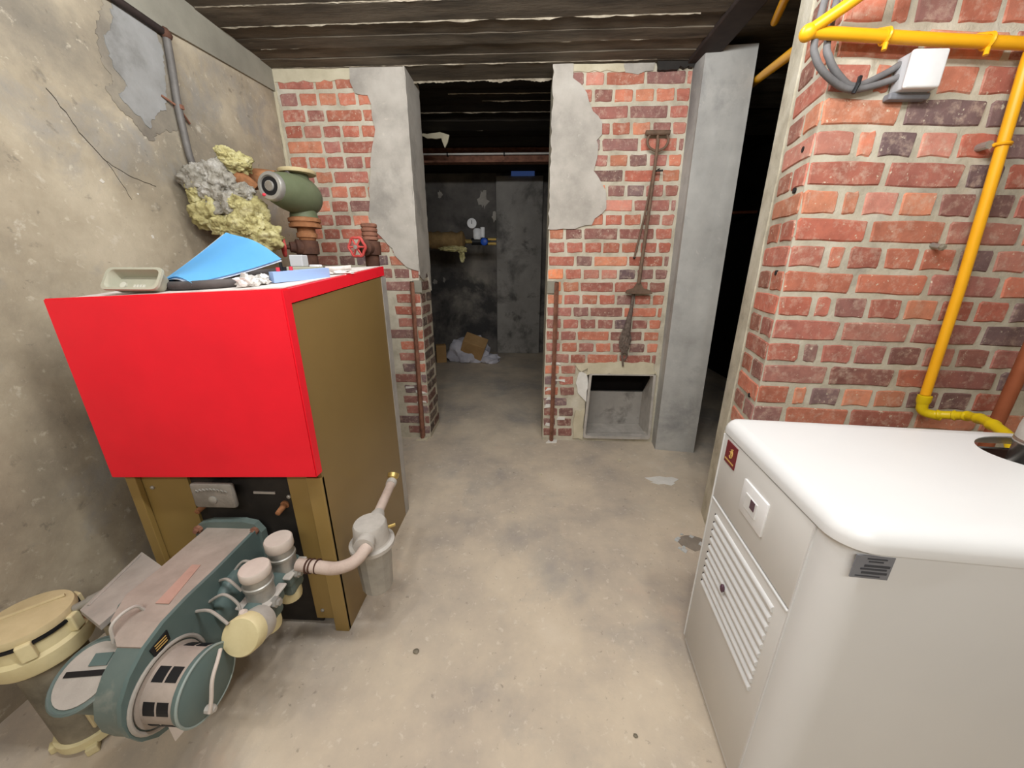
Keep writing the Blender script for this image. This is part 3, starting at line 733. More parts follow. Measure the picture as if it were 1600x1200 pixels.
bm = B(); tube(bm, spline([(-.70, 1.30, on(1.3) + .008), (-.66, 1.31, on(1.31) + .008), (-.625, 1.33, on(1.33) + .01)], 6), .008, 10); tag(obj('plaster_stick', bm, 'dust_white', smooth=True, loc=(-.66, 1.31, on(1.31))), 'dusty grey stick lying at the back of the boiler lid', 'stick')
bm = B(); blob(bm, (-.61, 1.22, on(1.22) + .002), (.04, .05, .007), 3, .4, 4, 6, flat=on(1.17), amp2=.4); tag(obj('dust_pile', bm, 'dust_white', loc=(-.61, 1.22, on(1.2))), 'crumbly white dust pile on the right of the boiler lid', 'dust', kind='stuff')

# ---- pump ------------------------------------------------------------
px, py = -.99, 1.70
t = thing('circulation_pump', (px, py, 1.16), 'olive green circulator pump with silver end cap above the boiler', 'pump')
bm = B(); d = Vector((-.10, -1, .05)).normalized(); o = Vector((px + .0, py + .02, 1.445))
lathe(bm, [(.0, -.085), (.04, -.08), (.066, -.055), (.078, -.02), (.078, .03), (.072, .085), (.062, .13), (.054, .155)], o, d, 28); pb = obj('pump_motor', bm, 'green_pump', t, smooth=True)
bm = B(); lathe(bm, [(.053, .153), (.053, .172), (.049, .178), (.038, .180), (.036, .174), (.020, .174), (.018, .180), (.0, .181)], o, d, 28); obj('end_cap', bm, 'zinc', t, smooth=True, label='silver end cap')
bm = B(); q = o + d * .174; lathe(bm, [(.034, 0), (.034, .002)], q, d, 24); obj('end_ring', bm, 'black_plastic', t)
bm = B(); lathe(bm, [(.016, 0), (.016, .007), (.0, .008)], q, d, 18); obj('vent_screw', bm, 'chrome', t, smooth=True)
bm = B(); q2 = o + d * .179 + Vector((-.026, -.0, -.032)); blob(bm, q2, (.008, .004, .006), 2, 0); obj('end_label', bm, 'red_knob', t)
bm = B(); lathe(bm, [(.058, -.10), (.050, -.06), (.044, .0), (.044, .05), (.040, .078)], (px, py + .02, 1.455), (0, 0, 1), 24); obj('volute', bm, 'green_pump', t, smooth=True)
bm = B(); lathe(bm, [(.072, 0), (.074, .004), (.074, .012), (.070, .015), (.03, .0152)], (px, py + .02, 1.530), (0, 0, 1), 28); obj('flange', bm, 'cream_dusty', t, smooth=True, label='brassy upper flange')
bm = B(); lathe(bm, [(.066, 0), (.066, .014), (.060, .015), (.060, .022), (.066, .023), (.066, .036), (.048, .046)], (px, py + .02, 1.318), (0, 0, 1), 28); obj('flange', bm, 'rust_orange', t, smooth=True, label='rusty lower flange')
bm = B(); tube(bm, bend([(px - .03, py - .03, 1.52), (px - .0, py - .05, 1.525), (px + .03, py - .08, 1.50)], .01), .005, 8); obj('cable_gland', bm, 'black_rubber', t, smooth=True)
bm = B(); lathe(bm, [(.032, -.01), (.036, .0), (.042, .002), (.042, .02), (.037, .022), (.037, .045)], (px, py + .02, 1.275), (0, 0, 1), 24); obj('riser_pipe', bm, 'rust_orange', t, smooth=True)
def wheel(bm, c, n, r, rt):
    n, u, v = frame(n); c = Vector(c); k = 36
    tube(bm, [c + (u * math.cos(2 * pi * i / k) + v * math.sin(2 * pi * i / k)) * r * (1 + .07 * math.cos(6 * 2 * pi * i / k)) for i in range(k)], rt, 8, True)
    for i in range(6):
        a = 2 * pi * i / 6; tube(bm, [c + n * .004, c + (u * math.cos(a) + v * math.sin(a)) * r], rt * .75, 6)
    lathe(bm, [(.012, -.004), (.012, .010)], c, n, 14)
def valve(name, x, y, z, lab, top, wn, grp='rusty gate valves behind the boiler'):
    t = thing(name, (x, y, 0), lab, 'valve', grp)
    bm = B(); lathe(bm, [(.030, -z), (.030, -.03), (.040, -.028), (.042, .0), (.040, .028), (.030, .03)], (x, y, z), (0, 0, 1), 22); obj('valve_body', bm, 'rust_dark', t, smooth=True)
    wn = Vector(wn).normalized()
    bm = B(); lathe(bm, [(.034, .0), (.034, .05), (.024, .055), (.022, .075), (.01, .078), (.008, .1)], (x, y, z), wn, 20); obj('bonnet', bm, 'rust_dark', t, smooth=True)
    bm = B(); wheel(bm, Vector((x, y, z)) + wn * .10, wn, .038, .0055); obj('handwheel', bm, 'red_enamel', t, smooth=True, label='red spoked handwheel')
    bm = B(); lathe(bm, [(.0, .1), (.009, .1), (.009, .113), (.0, .114)], (x, y, z), wn, 12); obj('spindle_nut', bm, 'zinc', t)
    if top:
        bm = B(); pr_ = [(.026, .03)]
        for k in range(4): pr_ += [(.034, .034 + .018 * k), (.034, .044 + .018 * k), (.030, .047 + .018 * k)]
        lathe(bm, pr_, (x, y, z), (0, 0, 1), 22); obj('threaded_stub', bm, 'rust', t, smooth=True)
valve('gate_valve', px, py + .02, 1.235, 'rusty gate valve with red handwheel right under the green pump', False, (-.75, -.65, .0))
valve('gate_valve', -.695, 1.70, 1.232, 'rusty gate valve with red handwheel at the right rear of the boiler', True, (-.2, -.98, .0))

# ---- insulation bundle ---------------------------------------------
t = thing('insulation_bundle', (-1.25, 1.62, 1.15), 'torn yellow and grey glass wool bundle wrapped round a pipe by the wall', 'insulation')
bm = B(); tube(bm, spline([(-1.30, 1.66, 1.0), (-1.29, 1.66, 1.25), (-1.27, 1.66, 1.42), (-1.18, 1.68, 1.5), (-1.07, 1.70, 1.50)], 6), .04, 12); obj('wrapped_pipe', bm, 'rust_orange', t, smooth=True)
for k, (c, s, m) in enumerate([((-1.295, 1.56, 1.475), (.065, .06, .06), 'wool_grey'), ((-1.225, 1.57, 1.475), (.06, .055, .065), 'wool_grey'), ((-1.16, 1.60, 1.545), (.05, .05, .04), 'wool_yellow'),
        ((-1.27, 1.57, 1.36), (.075, .07, .075), 'wool_yellow'), ((-1.20, 1.56, 1.385), (.06, .06, .055), 'wool_grey'), ((-1.135, 1.57, 1.35), (.07, .065, .075), 'wool_yellow'),
        ((-1.09, 1.58, 1.27), (.06, .06, .06), 'wool_yellow'), ((-1.18, 1.58, 1.28), (.07, .06, .05), 'wool_yellow'), ((-1.325, 1.60, 1.41), (.035, .05, .06), 'wool_yellow'), ((-1.14, 1.57, 1.43), (.045, .045, .04), 'wool_grey'), ((-1.24, 1.545, 1.43), (.05, .04, .045), 'wool_grey'), ((-1.11, 1.55, 1.31), (.05, .045, .05), 'wool_yellow'), ((-1.215, 1.545, 1.31), (.05, .045, .05), 'wool_yellow'), ((-1.30, 1.545, 1.43), (.035, .04, .05), 'wool_yellow'), ((-1.155, 1.545, 1.385), (.045, .04, .035), 'wool_yellow'), ((-1.185, 1.58, 1.57), (.03, .03, .03), 'wool_yellow')]):
    bm = B(); blob(bm, c, s, 5, .42, 2.0, 11 + k, amp2=.16, amp3=.09)
    for v in bm.verts: v.co.x = max(v.co.x, XL + .004)
    obj('wool_tuft', bm, m, t, smooth=True, auto=80)
bm = B(); tube(bm, spline([(-1.19, 1.62, 1.505), (-1.15, 1.60, 1.485), (-1.125, 1.62, 1.455)], 5), .028, 12); obj('exposed_pipe', bm, 'rust_orange', t, smooth=True)

# ---- conduit on the left wall ---------------------------------------
t = thing('wall_conduit', (-1.36, 1.62, 1.45), 'grey lead conduit clipped down the left wall above the insulation', 'pipe')
bm = B(); tube(bm, bend([(-1.362, 1.642, 1.975), (-1.362, 1.637, 1.9), (-1.361, 1.617, 1.742), (-1.36, 1.614, 1.56), (-1.355, 1.635, 1.46)], .05), .0125, 12); obj('vertical_run', bm, 'conduit_lead', t, smooth=True)
bm = B(); tube(bm, [(-1.362, 1.642, 1.982), (-1.362, 1.47, 1.988), (-1.362, .6, 2.0), (-1.362, -.2, 2.0)], .0125, 12); obj('horizontal_run', bm, 'conduit_dark', t, smooth=True, label='dark tarred run under the grey band')
bm = B(); blob(bm, (-1.36, 1.642, 1.98), (.016, .02, .02), 2, .2); obj('elbow', bm, 'rust_dark', t, smooth=True)
for y, z in [(1.617, 1.742)]:
    bm = B(); box(bm, -1.376, -1.345, y - .004, y + .012, z - .008, z + .008, .002); cyl(bm, (-1.372, y - .05, z + .018), (-1.36, y, z), .004, 8); cyl(bm, (-1.37, y + .05, z - .04), (-1.36, y, z), .004, 8); obj('pipe_clip', bm, 'rust', t)

# ================================================================== BURNER
t = thing('gas_burner', (-.85, .62, .17), 'dusty teal gas burner bolted to the front of the old boiler', 'burner')
bm = B()
fl = [(-.972, .24), (-.972, .405), (-.955, .432), (-.92, .442), (-.82, .446), (-.785, .438), (-.768, .41), (-.768, .24)]
slab(bm, [(x, .848, z) for x, z in fl], (0, .02, 0)); obj('mounting_flange', bm, 'teal_paint', t)
for x, z in [(-.955, .418), (-.785, .418)]:
    bm = B(); lathe(bm, [(.012, 0), (.012, .008), (.007, .009), (.007, .016)], (x, .848, z), (0, -1, 0), 8); obj('flange_bolt', bm, 'rust', t)
prof = [(.85, .418), (.70, .414), (.62, .416), (.56, .412), (.515, .398), (.478, .372), (.452, .338), (.442, .30), (.444, .262), (.456, .226), (.48, .195), (.515, .176), (.555, .168), (.60, .172), (.65, .19), (.70, .225), (.74, .26), (.85, .27)]
bm = B(); slab(bm, [(-.842, y, z) for y, z in prof], (.058, 0, 0)); obj('scroll_housing', bm, 'teal_paint', t, smooth=True)
bm = B(); slab(bm, [(-.930, .85, .416), (-.930, .60, .412), (-.90, .56, .405), (-.90, .545, .33), (-.930, .62, .29), (-.930, .85, .275)], (.06, 0, 0)); obj('air_duct', bm, 'teal_paint', t)
bm = B()
big = [(y + (y - .575) * .045 if y < .7 else y, z + (z - .295) * .045) for y, z in prof]
slab(bm, [(-.787, y, z) for y, z in big], (.009, 0, 0)); obj('housing_cover', bm, 'teal_clean', t, smooth=True)
bm = B(); g = []
for y, z in prof[:5]:
    x0 = -.931 if y > .59 else (-.902 if y > .55 else -.842)
    g.append([bm.verts.new((x0, y, z + .0035)), bm.verts.new((-.787, y, z + .0045)), bm.verts.new((-.787, y, z + .001)), bm.verts.new((x0, y, z))])
for p, q in zip(g, g[1:]):
    for i in range(4): bm.faces.new((p[i], p[(i + 1) % 4], q[(i + 1) % 4], q[i]))
bm.faces.new(g[0]); bm.faces.new(g[-1][::-1])
obj('top_dust', bm, 'dust_pink', t, label='thick pinkish dust')
bm = B(); slab(bm, [(-.838, .60, .4205), (-.806, .60, .4205), (-.832, .714, .4185), (-.855, .714, .4185)], (0, 0, .0015)); obj('faded_label', bm, 'dust_red', t, label='faded reddish label')
bm = B(); slab(bm, [(-1.072, .782, .375), (-.925, .71, .392), (-.925, .555, .392), (-1.03, .60, .378)], (0, 0, .014)); obj('side_shroud', bm, 'dust_grey', t, label='dusty grey metal shroud')
bm = B(); slab(bm, [(-1.045, .765, .24), (-.925, .71, .24), (-.925, .57, .24), (-1.01, .61, .24)], (0, 0, .138)); obj('shroud_box', bm, 'pot_grey', t)
bm = B(); tube(bm, [(-1.06, .765, .391), (-1.02, .61, .393)], .004, 8); obj('shroud_rib', bm, 'dust_grey', t)
# motor
mo = Vector((-.78, .53, .278)); ax = (1, 0, 0)
bm = B(); tube(bm, [mo + Vector((.004, math.cos(a) * .085, math.sin(a) * .085)) for a in [2 * pi * i / 40 for i in range(40)]], .0045, 8, True); obj('motor_ring', bm, 'dust_grey', t, smooth=True)
bm = B(); lathe(bm, [(.078, 0), (.078, .006), (.071, .008), (.071, .075), (.07, .078)], mo, ax, 40); mt = obj('motor_drum', bm, 'dust_pink', t, smooth=True)
for ang in (48, 112, 160, 205, 250, 300):
    for k in (0, 1):
        bm = B(); a0 = math.radians(ang - 11); a1 = math.radians(ang + 11); x0 = mo.x + .016 + k * .029; vs = []
        for i in range(5):
            a = a0 + (a1 - a0) * i / 4
            vs.append([bm.verts.new((x, mo.y + math.cos(a) * r, mo.z + math.sin(a) * r)) for x, r in ((x0, .0705), (x0, .0718), (x0 + .024, .0718), (x0 + .024, .0705))])
        for p, q in zip(vs, vs[1:]):
            for j in range(4): bm.faces.new((p[j], p[(j + 1) % 4], q[(j + 1) % 4], q[j]))
        bm.faces.new(vs[0]); bm.faces.new(vs[-1][::-1]); obj('vent_window', bm, 'black_plastic', mt)
bm = B(); lathe(bm, [(.073, .076), (.074, .079), (.074, .087), (.070, .090), (.0, .0905)], mo, ax, 40); ec = obj('motor_end_shield', bm, 'teal_clean', t, smooth=True)
bm = B(); tube(bm, [mo + Vector((.088, math.cos(a) * .0735, math.sin(a) * .0735)) for a in [2 * pi * i / 44 for i in range(44)]], .0028, 8, True); obj('shield_rim', bm, 'teal_rim', ec, smooth=True)
bm = B(); tube(bm, spline([mo + Vector((.096, .04, .048)), mo + Vector((.106, .02, .045)), mo + Vector((.108, -.005, .02)), mo + Vector((.108, -.02, -.02)), mo + Vector((.106, -.03, -.045))], 6), .004, 8); obj('cable_loop', bm, 'cap_pinkish', ec, smooth=True)
bm = B(); lathe(bm, [(.009, 0), (.009, .014), (.005, .02)], mo + Vector((.090, -.02, -.05)), ax, 10); obj('gland', bm, 'zinc_dusty', ec)
bm = B(); slab(bm, [mo + Vector((.02, -.045, -.06)), mo + Vector((.07, -.045, -.06)), mo + Vector((.045, -.06, -.088))], (0, .03, 0)); obj('motor_foot', bm, 'cap_pinkish', mt)
# nameplate
bm = B(); slab(bm, [(-.778, .517, .390), (-.778, .557, .398), (-.778, .557, .372), (-.778, .522, .362)], (.003, 0, 0)); npz = obj('nameplate', bm, 'black_plastic', t, label='black nameplate with gilt lines')
for k in range(3):
    bm = B(); box(bm, -.7752, -.7742, .526, .551, .3755 + .0065 * k, .3775 + .0065 * k); obj('gilt_line', bm, 'gold_print', npz)
# handle rod
bm = B(); tube(bm, bend([(-.865, .528, .395), (-.865, .533, .435), (-.86, .555, .445), (-.855, .58, .44), (-.85, .592, .40)], .012), .0035, 8); obj('lever_rod', bm, 'zinc_dusty', t, smooth=True)
# intake damper
ic = Vector((-.893, .492, .352)); iax = Vector((-.05, -.45, .89)).normalized()
bm = B(); lathe(bm, [(.060, -.07), (.060, -.004), (.066, -.003), (.067, .004), (.064, .006), (.062, .003), (.0, .003)], ic, iax, 32); ik = obj('air_intake', bm, 'teal_paint', t, smooth=True)
f_, u_, v_ = frame(iax)
u_ = (Vector((1, .1, 0)) - f_ * f_.dot(Vector((1, .1, 0)))).normalized(); v_ = f_.cross(u_)
Mi = Matrix((u_, v_, f_)).transposed().to_4x4(); Mi.translation = ic
bm = B(); lathe(bm, [(.056, .003), (.056, .006)], ic, iax, 32); obj('intake_grille', bm, 'dust_grey', ik)
bm = B(); box(bm, -.044, .044, -.005, .005, .0055, .008, M=Mi); obj('intake_slot', bm, 'black_plastic', ik)
bm = B(); box(bm, -.004, .034, .012, .034, .0055, .009, M=Mi); obj('damper_tab', bm, 'teal_clean', ik)
# small signal tubes
for p in ([(-.778, .74, .37), (-.75, .75, .40), (-.70, .74, .40)], [(-.778, .70, .385), (-.745, .69, .40), (-.712, .685, .37)], [(-.778, .66, .36), (-.735, .66, .385), (-.70, .655, .36), (-.69, .64, .33)], [(-.778, .625, .37), (-.73, .615, .385), (-.68, .60, .365)], [(-.778, .60, .29), (-.74, .59, .30), (-.71, .585, .31)]):
    bm = B(); tube(bm, spline(p, 6), .0035, 8); obj('pressure_tube', bm, 'dust_grey', t, smooth=True)
bm = B(); blob(bm, (-.77, .73, .31), (.03, .07, .07), 3, .12, 2, 4); obj('valve_mount', bm, 'teal_clean', t, smooth=True)
# gas train
for k, (y, z0) in enumerate(((.705, .425), (.80, .432))):
    x = -.682
    bm = B(); box(bm, x - .036, x + .036, y - .036, y + .036, .295, .330, .008); box(bm, x - .03, x + .03, y - .03, y + .03, .255, .30, .01); gv = obj('valve_block', bm, 'teal_paint', t, smooth=True)
    bm = B(); box(bm, x - .042, x + .042, y - .042, y + .042, .328, .335, .004); obj('valve_plate', bm, 'zinc_dusty', gv)
    bm = B(); lathe(bm, [(.032, .335), (.032, .372), (.035, .375), (.035, .382), (.032, .384), (.032, .404)], (x, y, 0), (0, 0, 1), 28); obj('valve_coil', bm, 'zinc', gv, smooth=True)
    bm = B(); lathe(bm, [(.034, .404), (.0352, .407), (.0352, z0), (.033, z0 + .003), (.0, z0 + .004)], (x, y, 0), (0, 0, 1), 28); obj('valve_cap', bm, 'cap_pinkish', gv, smooth=True, label='pinkish white round cap')
    bm = B(); lathe(bm, [(.014, 0), (.014, .012), (.009, .013), (.009, .02)], (x + .036, y - .01, .325), (1, 0, 0), 6); obj('union_nut', bm, 'zinc', gv)
    bm = B(); lathe(bm, [(.028, 0), (.03, .01), (.03, .04), (.024, .05)], (x, y, .225), (0, 0, 1), 20); obj('valve_bottom', bm, 'cream_metal', gv, smooth=True)
bm = B(); cyl(bm, (-.682, .63, .322), (-.682, .84, .322), .024, 16); obj('valve_link', bm, 'teal_clean', t, smooth=True)
# pressure switch
so = Vector((-.657, .638, .312)); sd = Vector((.05, -.90, .42)).normalized()
bm = B(); lathe(bm, [(.034, -.03), (.041, -.02), (.042, .026), (.040, .03)], so, sd, 30); ps = obj('pressure_switch', bm, 'zinc_dusty', t, smooth=True)
bm = B(); lathe(bm, [(.043, .018), (.045, .020), (.045, .046), (.042, .050), (.0, .051)], so, sd, 30); obj('switch_cover', bm, 'cream_metal', ps, smooth=True, label='round cream cover')
bm = B(); lathe(bm, [(.010, 0), (.010, .012), (.006, .018)], so + Vector((-.012, -.005, .040)), (0, -.2, 1), 10); obj('switch_gland', bm, 'cap_pinkish', ps)

# ---- gas filter -------------------------------------------------------
t = thing('gas_filter', (-.475, .915, .15), 'silver pot-shaped gas filter with bent pink-white pipe beside the boiler', 'filter')
fx, fy = -.475, .915
bm = B(); lathe(bm, [(.0, .152), (.042, .152), (.048, .159), (.056, .305), (.056, .318)], (fx, fy, 0), (0, 0, 1), 14); obj('filter_bowl', bm, 'zinc', t, smooth=True, auto=20)
bm = B(); lathe(bm, [(.058, .318), (.068, .32), (.068, .332), (.058, .336), (.056, .34)], (fx, fy, 0), (0, 0, 1), 32); obj('clamp_ring', bm, 'zinc_dusty', t, smooth=True)
bm = B(); lathe(bm, [(.056, .338), (.052, .36), (.050, .395), (.046, .402), (.0, .404)], (fx, fy, 0), (0, 0, 1), 32); obj('filter_head', bm, 'zinc_dusty', t, smooth=True)
bm = B(); lathe(bm, [(.026, 0), (.026, .03), (.029, .03), (.029, .045), (.022, .046)], (fx + .005, fy - .03, .375), (.12, -1, -.02), 18); obj('inlet_socket', bm, 'zinc_dusty', t, smooth=True)
bm = B(); tube(bm, bend([(-.455, .845, .374), (-.47, .80, .36), (-.52, .785, .347), (-.64, .80, .344)], .05, 8), .0175, 16); obj('bent_pipe', bm, 'pipe_pinkish', t, smooth=True, label='bent pink-white pipe')
for x in (-.582, -.6, -.61):
    bm = B(); lathe(bm, [(.0205, 0), (.0205, .004)], (x, .795, .345), (1, -.05, 0), 18); obj('pipe_band', bm, 'rust_dark', t)
bm = B(); lathe(bm, [(.026, .0), (.022, .03), (.016, .045)], (fx, fy + .035, .378), (-.05, 1, .02), 18); obj('outlet_socket', bm, 'zinc_dusty', t, smooth=True)
bm = B(); cyl(bm, (fx - .003, fy + .06, .379), (-.492, 1.15, .386), .0155, 16); obj('outlet_pipe', bm, 'pipe_pinkish', t, smooth=True)
bm = B(); lathe(bm, [(.018, 0), (.019, .02), (.017, .022)], (-.492, 1.14, .386), (-.05, 1, .05), 16); obj('pipe_collar', bm, 'zinc_dusty', t)
bm = B(); lathe(bm, [(.012, 0), (.014, .012), (.020, .016), (.021, .03), (.017, .032), (.0155, .02)], (-.493, 1.16, .387), (0, .75, .7), 18); obj('brass_union', bm, 'brass', t, smooth=True, label='open brass union')
bm = B(); cyl(bm, (fx + .048, fy + .02, .37), (fx + .068, fy + .03, .372), .005, 8); obj('test_nipple', bm, 'brass', t)

# ---- cream topped vessel --------------------------------------------
vx, vy = -1.112, .585
def vobj(nm, bm, *a_, **k_):
    for v in bm.verts: v.co.x -= .13 * v.co.z; v.co.y += .02 * v.co.z
    return obj(nm, bm, *a_, **k_)
t = thing('filter_vessel', (vx, vy, 0), 'grey cylinder with cream lid and base standing left of the burner', 'vessel')
bm = B(); lathe(bm, [(.058, .02), (.058, .29), (.05, .3)], (vx, vy, 0), (0, 0, 1), 32); vobj('vessel_body', bm, 'pot_grey', t, smooth=True)
bm = B(); lathe(bm, [(.066, .272), (.080, .275), (.083, .28), (.083, .312), (.074, .318), (.072, .352)], (vx, vy, 0), (0, 0, 1), 36); vobj('lower_collar', bm, 'cream_metal', t, smooth=True)
bm = B(); lathe(bm, [(.070, .356), (.077, .358), (.078, .366), (.075, .374), (.05, .378), (.0, .379)], (vx, vy, 0), (0, 0, 1), 36); ld = vobj('vessel_lid', bm, 'cream_dusty', t, smooth=True)
bm = B(); tube(bm, [(vx - .06, vy - .03, .379), (vx + .03, vy + .055, .380)], .004, 8); vobj('lid_rib', bm, 'cream_dusty', ld)
for k in range(6):
    a = 2 * pi * k / 6 + .3; q = Vector((vx + .078 * math.cos(a), vy + .078 * math.sin(a), 0)); bm = B(); box(bm, -.010, .008, -.012, .012, .318, .360, .003, M=Matrix.Translation(q) @ Matrix.Rotation(a, 4, 'Z')); vobj('lid_clamp', bm, 'cream_metal', t)
bm = B(); lathe(bm, [(.058, .348), (.079, .349), (.079, .356), (.058, .357)], (vx, vy, 0), (0, 0, 1), 32); vobj('lid_seal', bm, 'black_plastic', t)
bm = B(); lathe(bm, [(.060, .012), (.066, .014), (.066, .034), (.060, .036)], (vx, vy, 0), (0, 0, 1), 32); vobj('base_ring', bm, 'cream_metal', t, smooth=True)
for k in range(4):
    a = pi / 4 + k * pi / 2; bm = B(); box(bm, .05, .078, -.011, .011, 0, .02, .003, M=Matrix.Translation((vx, vy, 0)) @ Matrix.Rotation(a, 4, 'Z')); vobj('foot', bm, 'cream_metal', t)
bm = B(); lathe(bm, [(.009, 0), (.009, .03), (.012, .031), (.012, .058), (.009, .061)], (-1.088, .628, .362), (.80, .42, .30), 14); obj('drain_cock', bm, 'zinc', t, smooth=True, label='silver spigot')
bm = B(); lathe(bm, [(.014, 0), (.014, .035)], (vx + .06, vy - .005, .2), (1, 0, 0), 12); vobj('side_port', bm, 'cream_metal', t)
bm = B(); box(bm, vx + .056, vx + .064, vy - .035, vy + .01, .06, .17, .002); vobj('paper_tag', bm, 'cream_dusty', t)

# ================================================================== WHITE BOILER
th = math.radians(-5.5)
t = thing('white_boiler', (.53, .883, 0), 'new white gas boiler with louvred front and rounded lid', 'boiler', rz=th)
L = dict(parent=t, local=True)
def rrect(x0, x1, y0, y1, rads, k=8):
    """plan outline; rads for corners (x0,y0),(x1,y0),(x1,y1),(x0,y1)"""
    out = []
    for (cx, cy, sx, sy, a0), r in zip(((x0, y0, 1, 1, 180), (x1, y0, -1, 1, 270), (x1, y1, -1, -1, 0), (x0, y1, 1, -1, 90)), rads):
        for i in range(k + 1):
            a = math.radians(a0 + 90 * i / k); out.append((cx + sx * r + r * math.cos(a), cy + sy * r + r * math.sin(a)))
    return out
W, D = .42, .72
bm = B(); pl = rrect(0, D, -W, 0, (.055, .02, .02, .008))
lo = [bm.verts.new((x, y, .012)) for x, y in pl]; hi = [bm.verts.new((x, y, .747)) for x, y in pl]; n = len(pl)
for i in range(n): bm.faces.new((lo[i], lo[(i + 1) % n], hi[(i + 1) % n], hi[i]))
bm.faces.new(lo[::-1])
hole = [(.60 + .135 * math.cos(a), -.122 + .10 * math.sin(a)) for a in [2 * pi * i / 40 for i in range(40)]]
hv = [bm.verts.new((x, y, .747)) for x, y in hole]
al = hi + hv
for tr in tessellate_polygon([[v.co for v in hi], [v.co for v in hv][::-1]]):
    pass
cas = obj('casing', bm, 'white_enamel', smooth=True, auto=30, **L)
# lid with flue opening
bm = B(); ov = .006
levels = [(ov, .749), (ov, .762), (ov - .002, .769), (ov - .007, .777), (ov - .014, .783), (ov - .024, .786)]
rings = []
for o_, z in levels:
    r0 = .06 + o_ - ov; pl = rrect(-o_, D + o_, -W - o_, .012 + o_, (max(.02, .052 + (o_ - ov)), .03, max(.012, .04 + (o_ - ov)), max(.012, .03 + (o_ - ov))), 8)
    rings.append([bm.verts.new((x, y, z)) for x, y in pl])
n = len(rings[0])
for p, q in zip(rings, rings[1:]):
    for i in range(n): bm.faces.new((p[i], p[(i + 1) % n], q[(i + 1) % n], q[i]))
top = rings[-1]; ht = [bm.verts.new((x, y, .786)) for x, y in hole]; hb = [bm.verts.new((x, y, .7835)) for x, y in hole]
al = top + ht
for tr in tessellate_polygon([[v.co for v in top], [v.co for v in ht]]):
    try: bm.faces.new([al[i] for i in tr])
    except ValueError: pass
for i in range(40): bm.faces.new((ht[i], ht[(i + 1) % 40], hb[(i + 1) % 40], hb[i]))
al2 = rings[0] + hb
for tr in tessellate_polygon([[v.co for v in rings[0]], [v.co for v in hb]]):
    try: bm.faces.new([al2[i] for i in tr])
    except ValueError: pass
obj('top_lid', bm, 'white_enamel', smooth=True, auto=35, **L)
bm = B(); box(bm, .42, .715, -.27, -.004, .60, .61); obj('inner_tray', bm, 'rust_dark', label='dark inside of the flue opening', **L)
bm = B(); box(bm, .44, .70, -.056, -.045, .730, .738); obj('inner_ledge', bm, 'white_enamel', label='white cross bar inside the flue opening', **L)
bm = B(); box(bm, .42, .715, -.012, -.008, .60, .746); box(bm, .42, .426, -.27, -.008, .60, .746); obj('inner_lining', bm, 'rust_dark', **L)
def panel(name, z0, z1, th_=.004):
    bm = B(); box(bm, -th_, .004, -.360, -.006, z0, z1, .0025, 2); return obj(name, bm, 'white_front', smooth=True, **L)
panel('upper_panel', .5575, .744); lp = panel('lower_panel', .03, .551)
bm = B(); box(bm, -.0062, 0, -.360, -.006, .5485, .5545, .002); obj('panel_trim', bm, 'white_enamel', **L)
bm = B(); box(bm, -.003, .01, -.3625, -.3595, .03, .744); obj('edge_trim', bm, 'white_enamel', **L)
bm = B(); box(bm, -.006, .0, -.006, .0, .03, .744, .002); obj('edge_trim', bm, 'white_enamel', **L)
def sub(o):
    ORG[o.name] = (Vector((0, 0, 0)), True); return o
for k in range(10):
    z = .517 - .0250 * k
    bm = B(); m_ = 8; g = []
    for i in range(m_ + 1):
        a = pi * i / m_; g.append([bm.verts.new((-.004 - .006 * math.sin(a), y, z + .0075 * math.cos(a))) for y in (-.328, -.047)])
    for p, q in zip(g, g[1:]): bm.faces.new((p[0], p[1], q[1], q[0]))
    bm.faces.new([p[0] for p in g]); bm.faces.new([p[1] for p in g][::-1])
    obj('louvre', bm, 'white_enamel', lp, smooth=True, local=True)
    bm = B(); box(bm, -.0062, -.003, -.0465, -.0405, z - .003, z + .0055); obj('louvre_hole', bm, 'black_plastic', lp, local=True)
bm = B(); blob(bm, (-.013, -.163, .393), (.005, .007, .011), 3, .3, 2, 2); obj('panel_catch', bm, 'display', lp, smooth=True, local=True, label='small dark purple catch')
# control window
bm = B(); box(bm, -.009, -.003, -.242, -.142, .616, .697, .002); cp = obj('control_frame', bm, 'white_plastic', smooth=True, **L)
bm = B(); box(bm, -.0115, -.008, -.214, -.164, .637, .674, .001); obj('control_window', bm, 'white_enamel', cp, local=True)
bm = B(); box(bm, -.0125, -.011, -.207, -.190, .652, .673); obj('display', bm, 'display', cp, local=True)
# badge
bm = B(); box(bm, -.0065, -.003, -.083, -.029, .681, .738); bd = obj('badge', bm, 'burgundy', label='burgundy badge with gilt leaf-like emblem', **L)
bm = B(); c0 = Vector((-.0072, -.056, .714))
tube(bm, [c0 + Vector((0, -.002 + .008 * math.cos(a), -.001 + .011 * math.sin(a))) for a in [math.radians(70 + 250 * i / 16) for i in range(17)]], [.0006 + .0014 * math.sin(pi * i / 16) for i in range(17)], 6)
obj('emblem_crescent', bm, 'gold_print', bd, local=True)
bm = B(); tube(bm, spline([c0 + Vector((0, -.001, -.011)), c0 + Vector((0, -.002, .0)), c0 + Vector((0, -.004, .010)), c0 + Vector((0, -.010, .013))], 5), .0013, 6); tube(bm, [c0 + Vector((0, -.008, .003)), c0 + Vector((0, .003, .003))], .001, 6)
obj('emblem_stem', bm, 'gold_print', bd, local=True)
for k in range(9):
    bm = B(); box(bm, -.0072, -.006, -.0785 + .0052 * k, -.0748 + .0052 * k, .689, .693); obj('gilt_letter', bm, 'gold_print', bd, local=True)
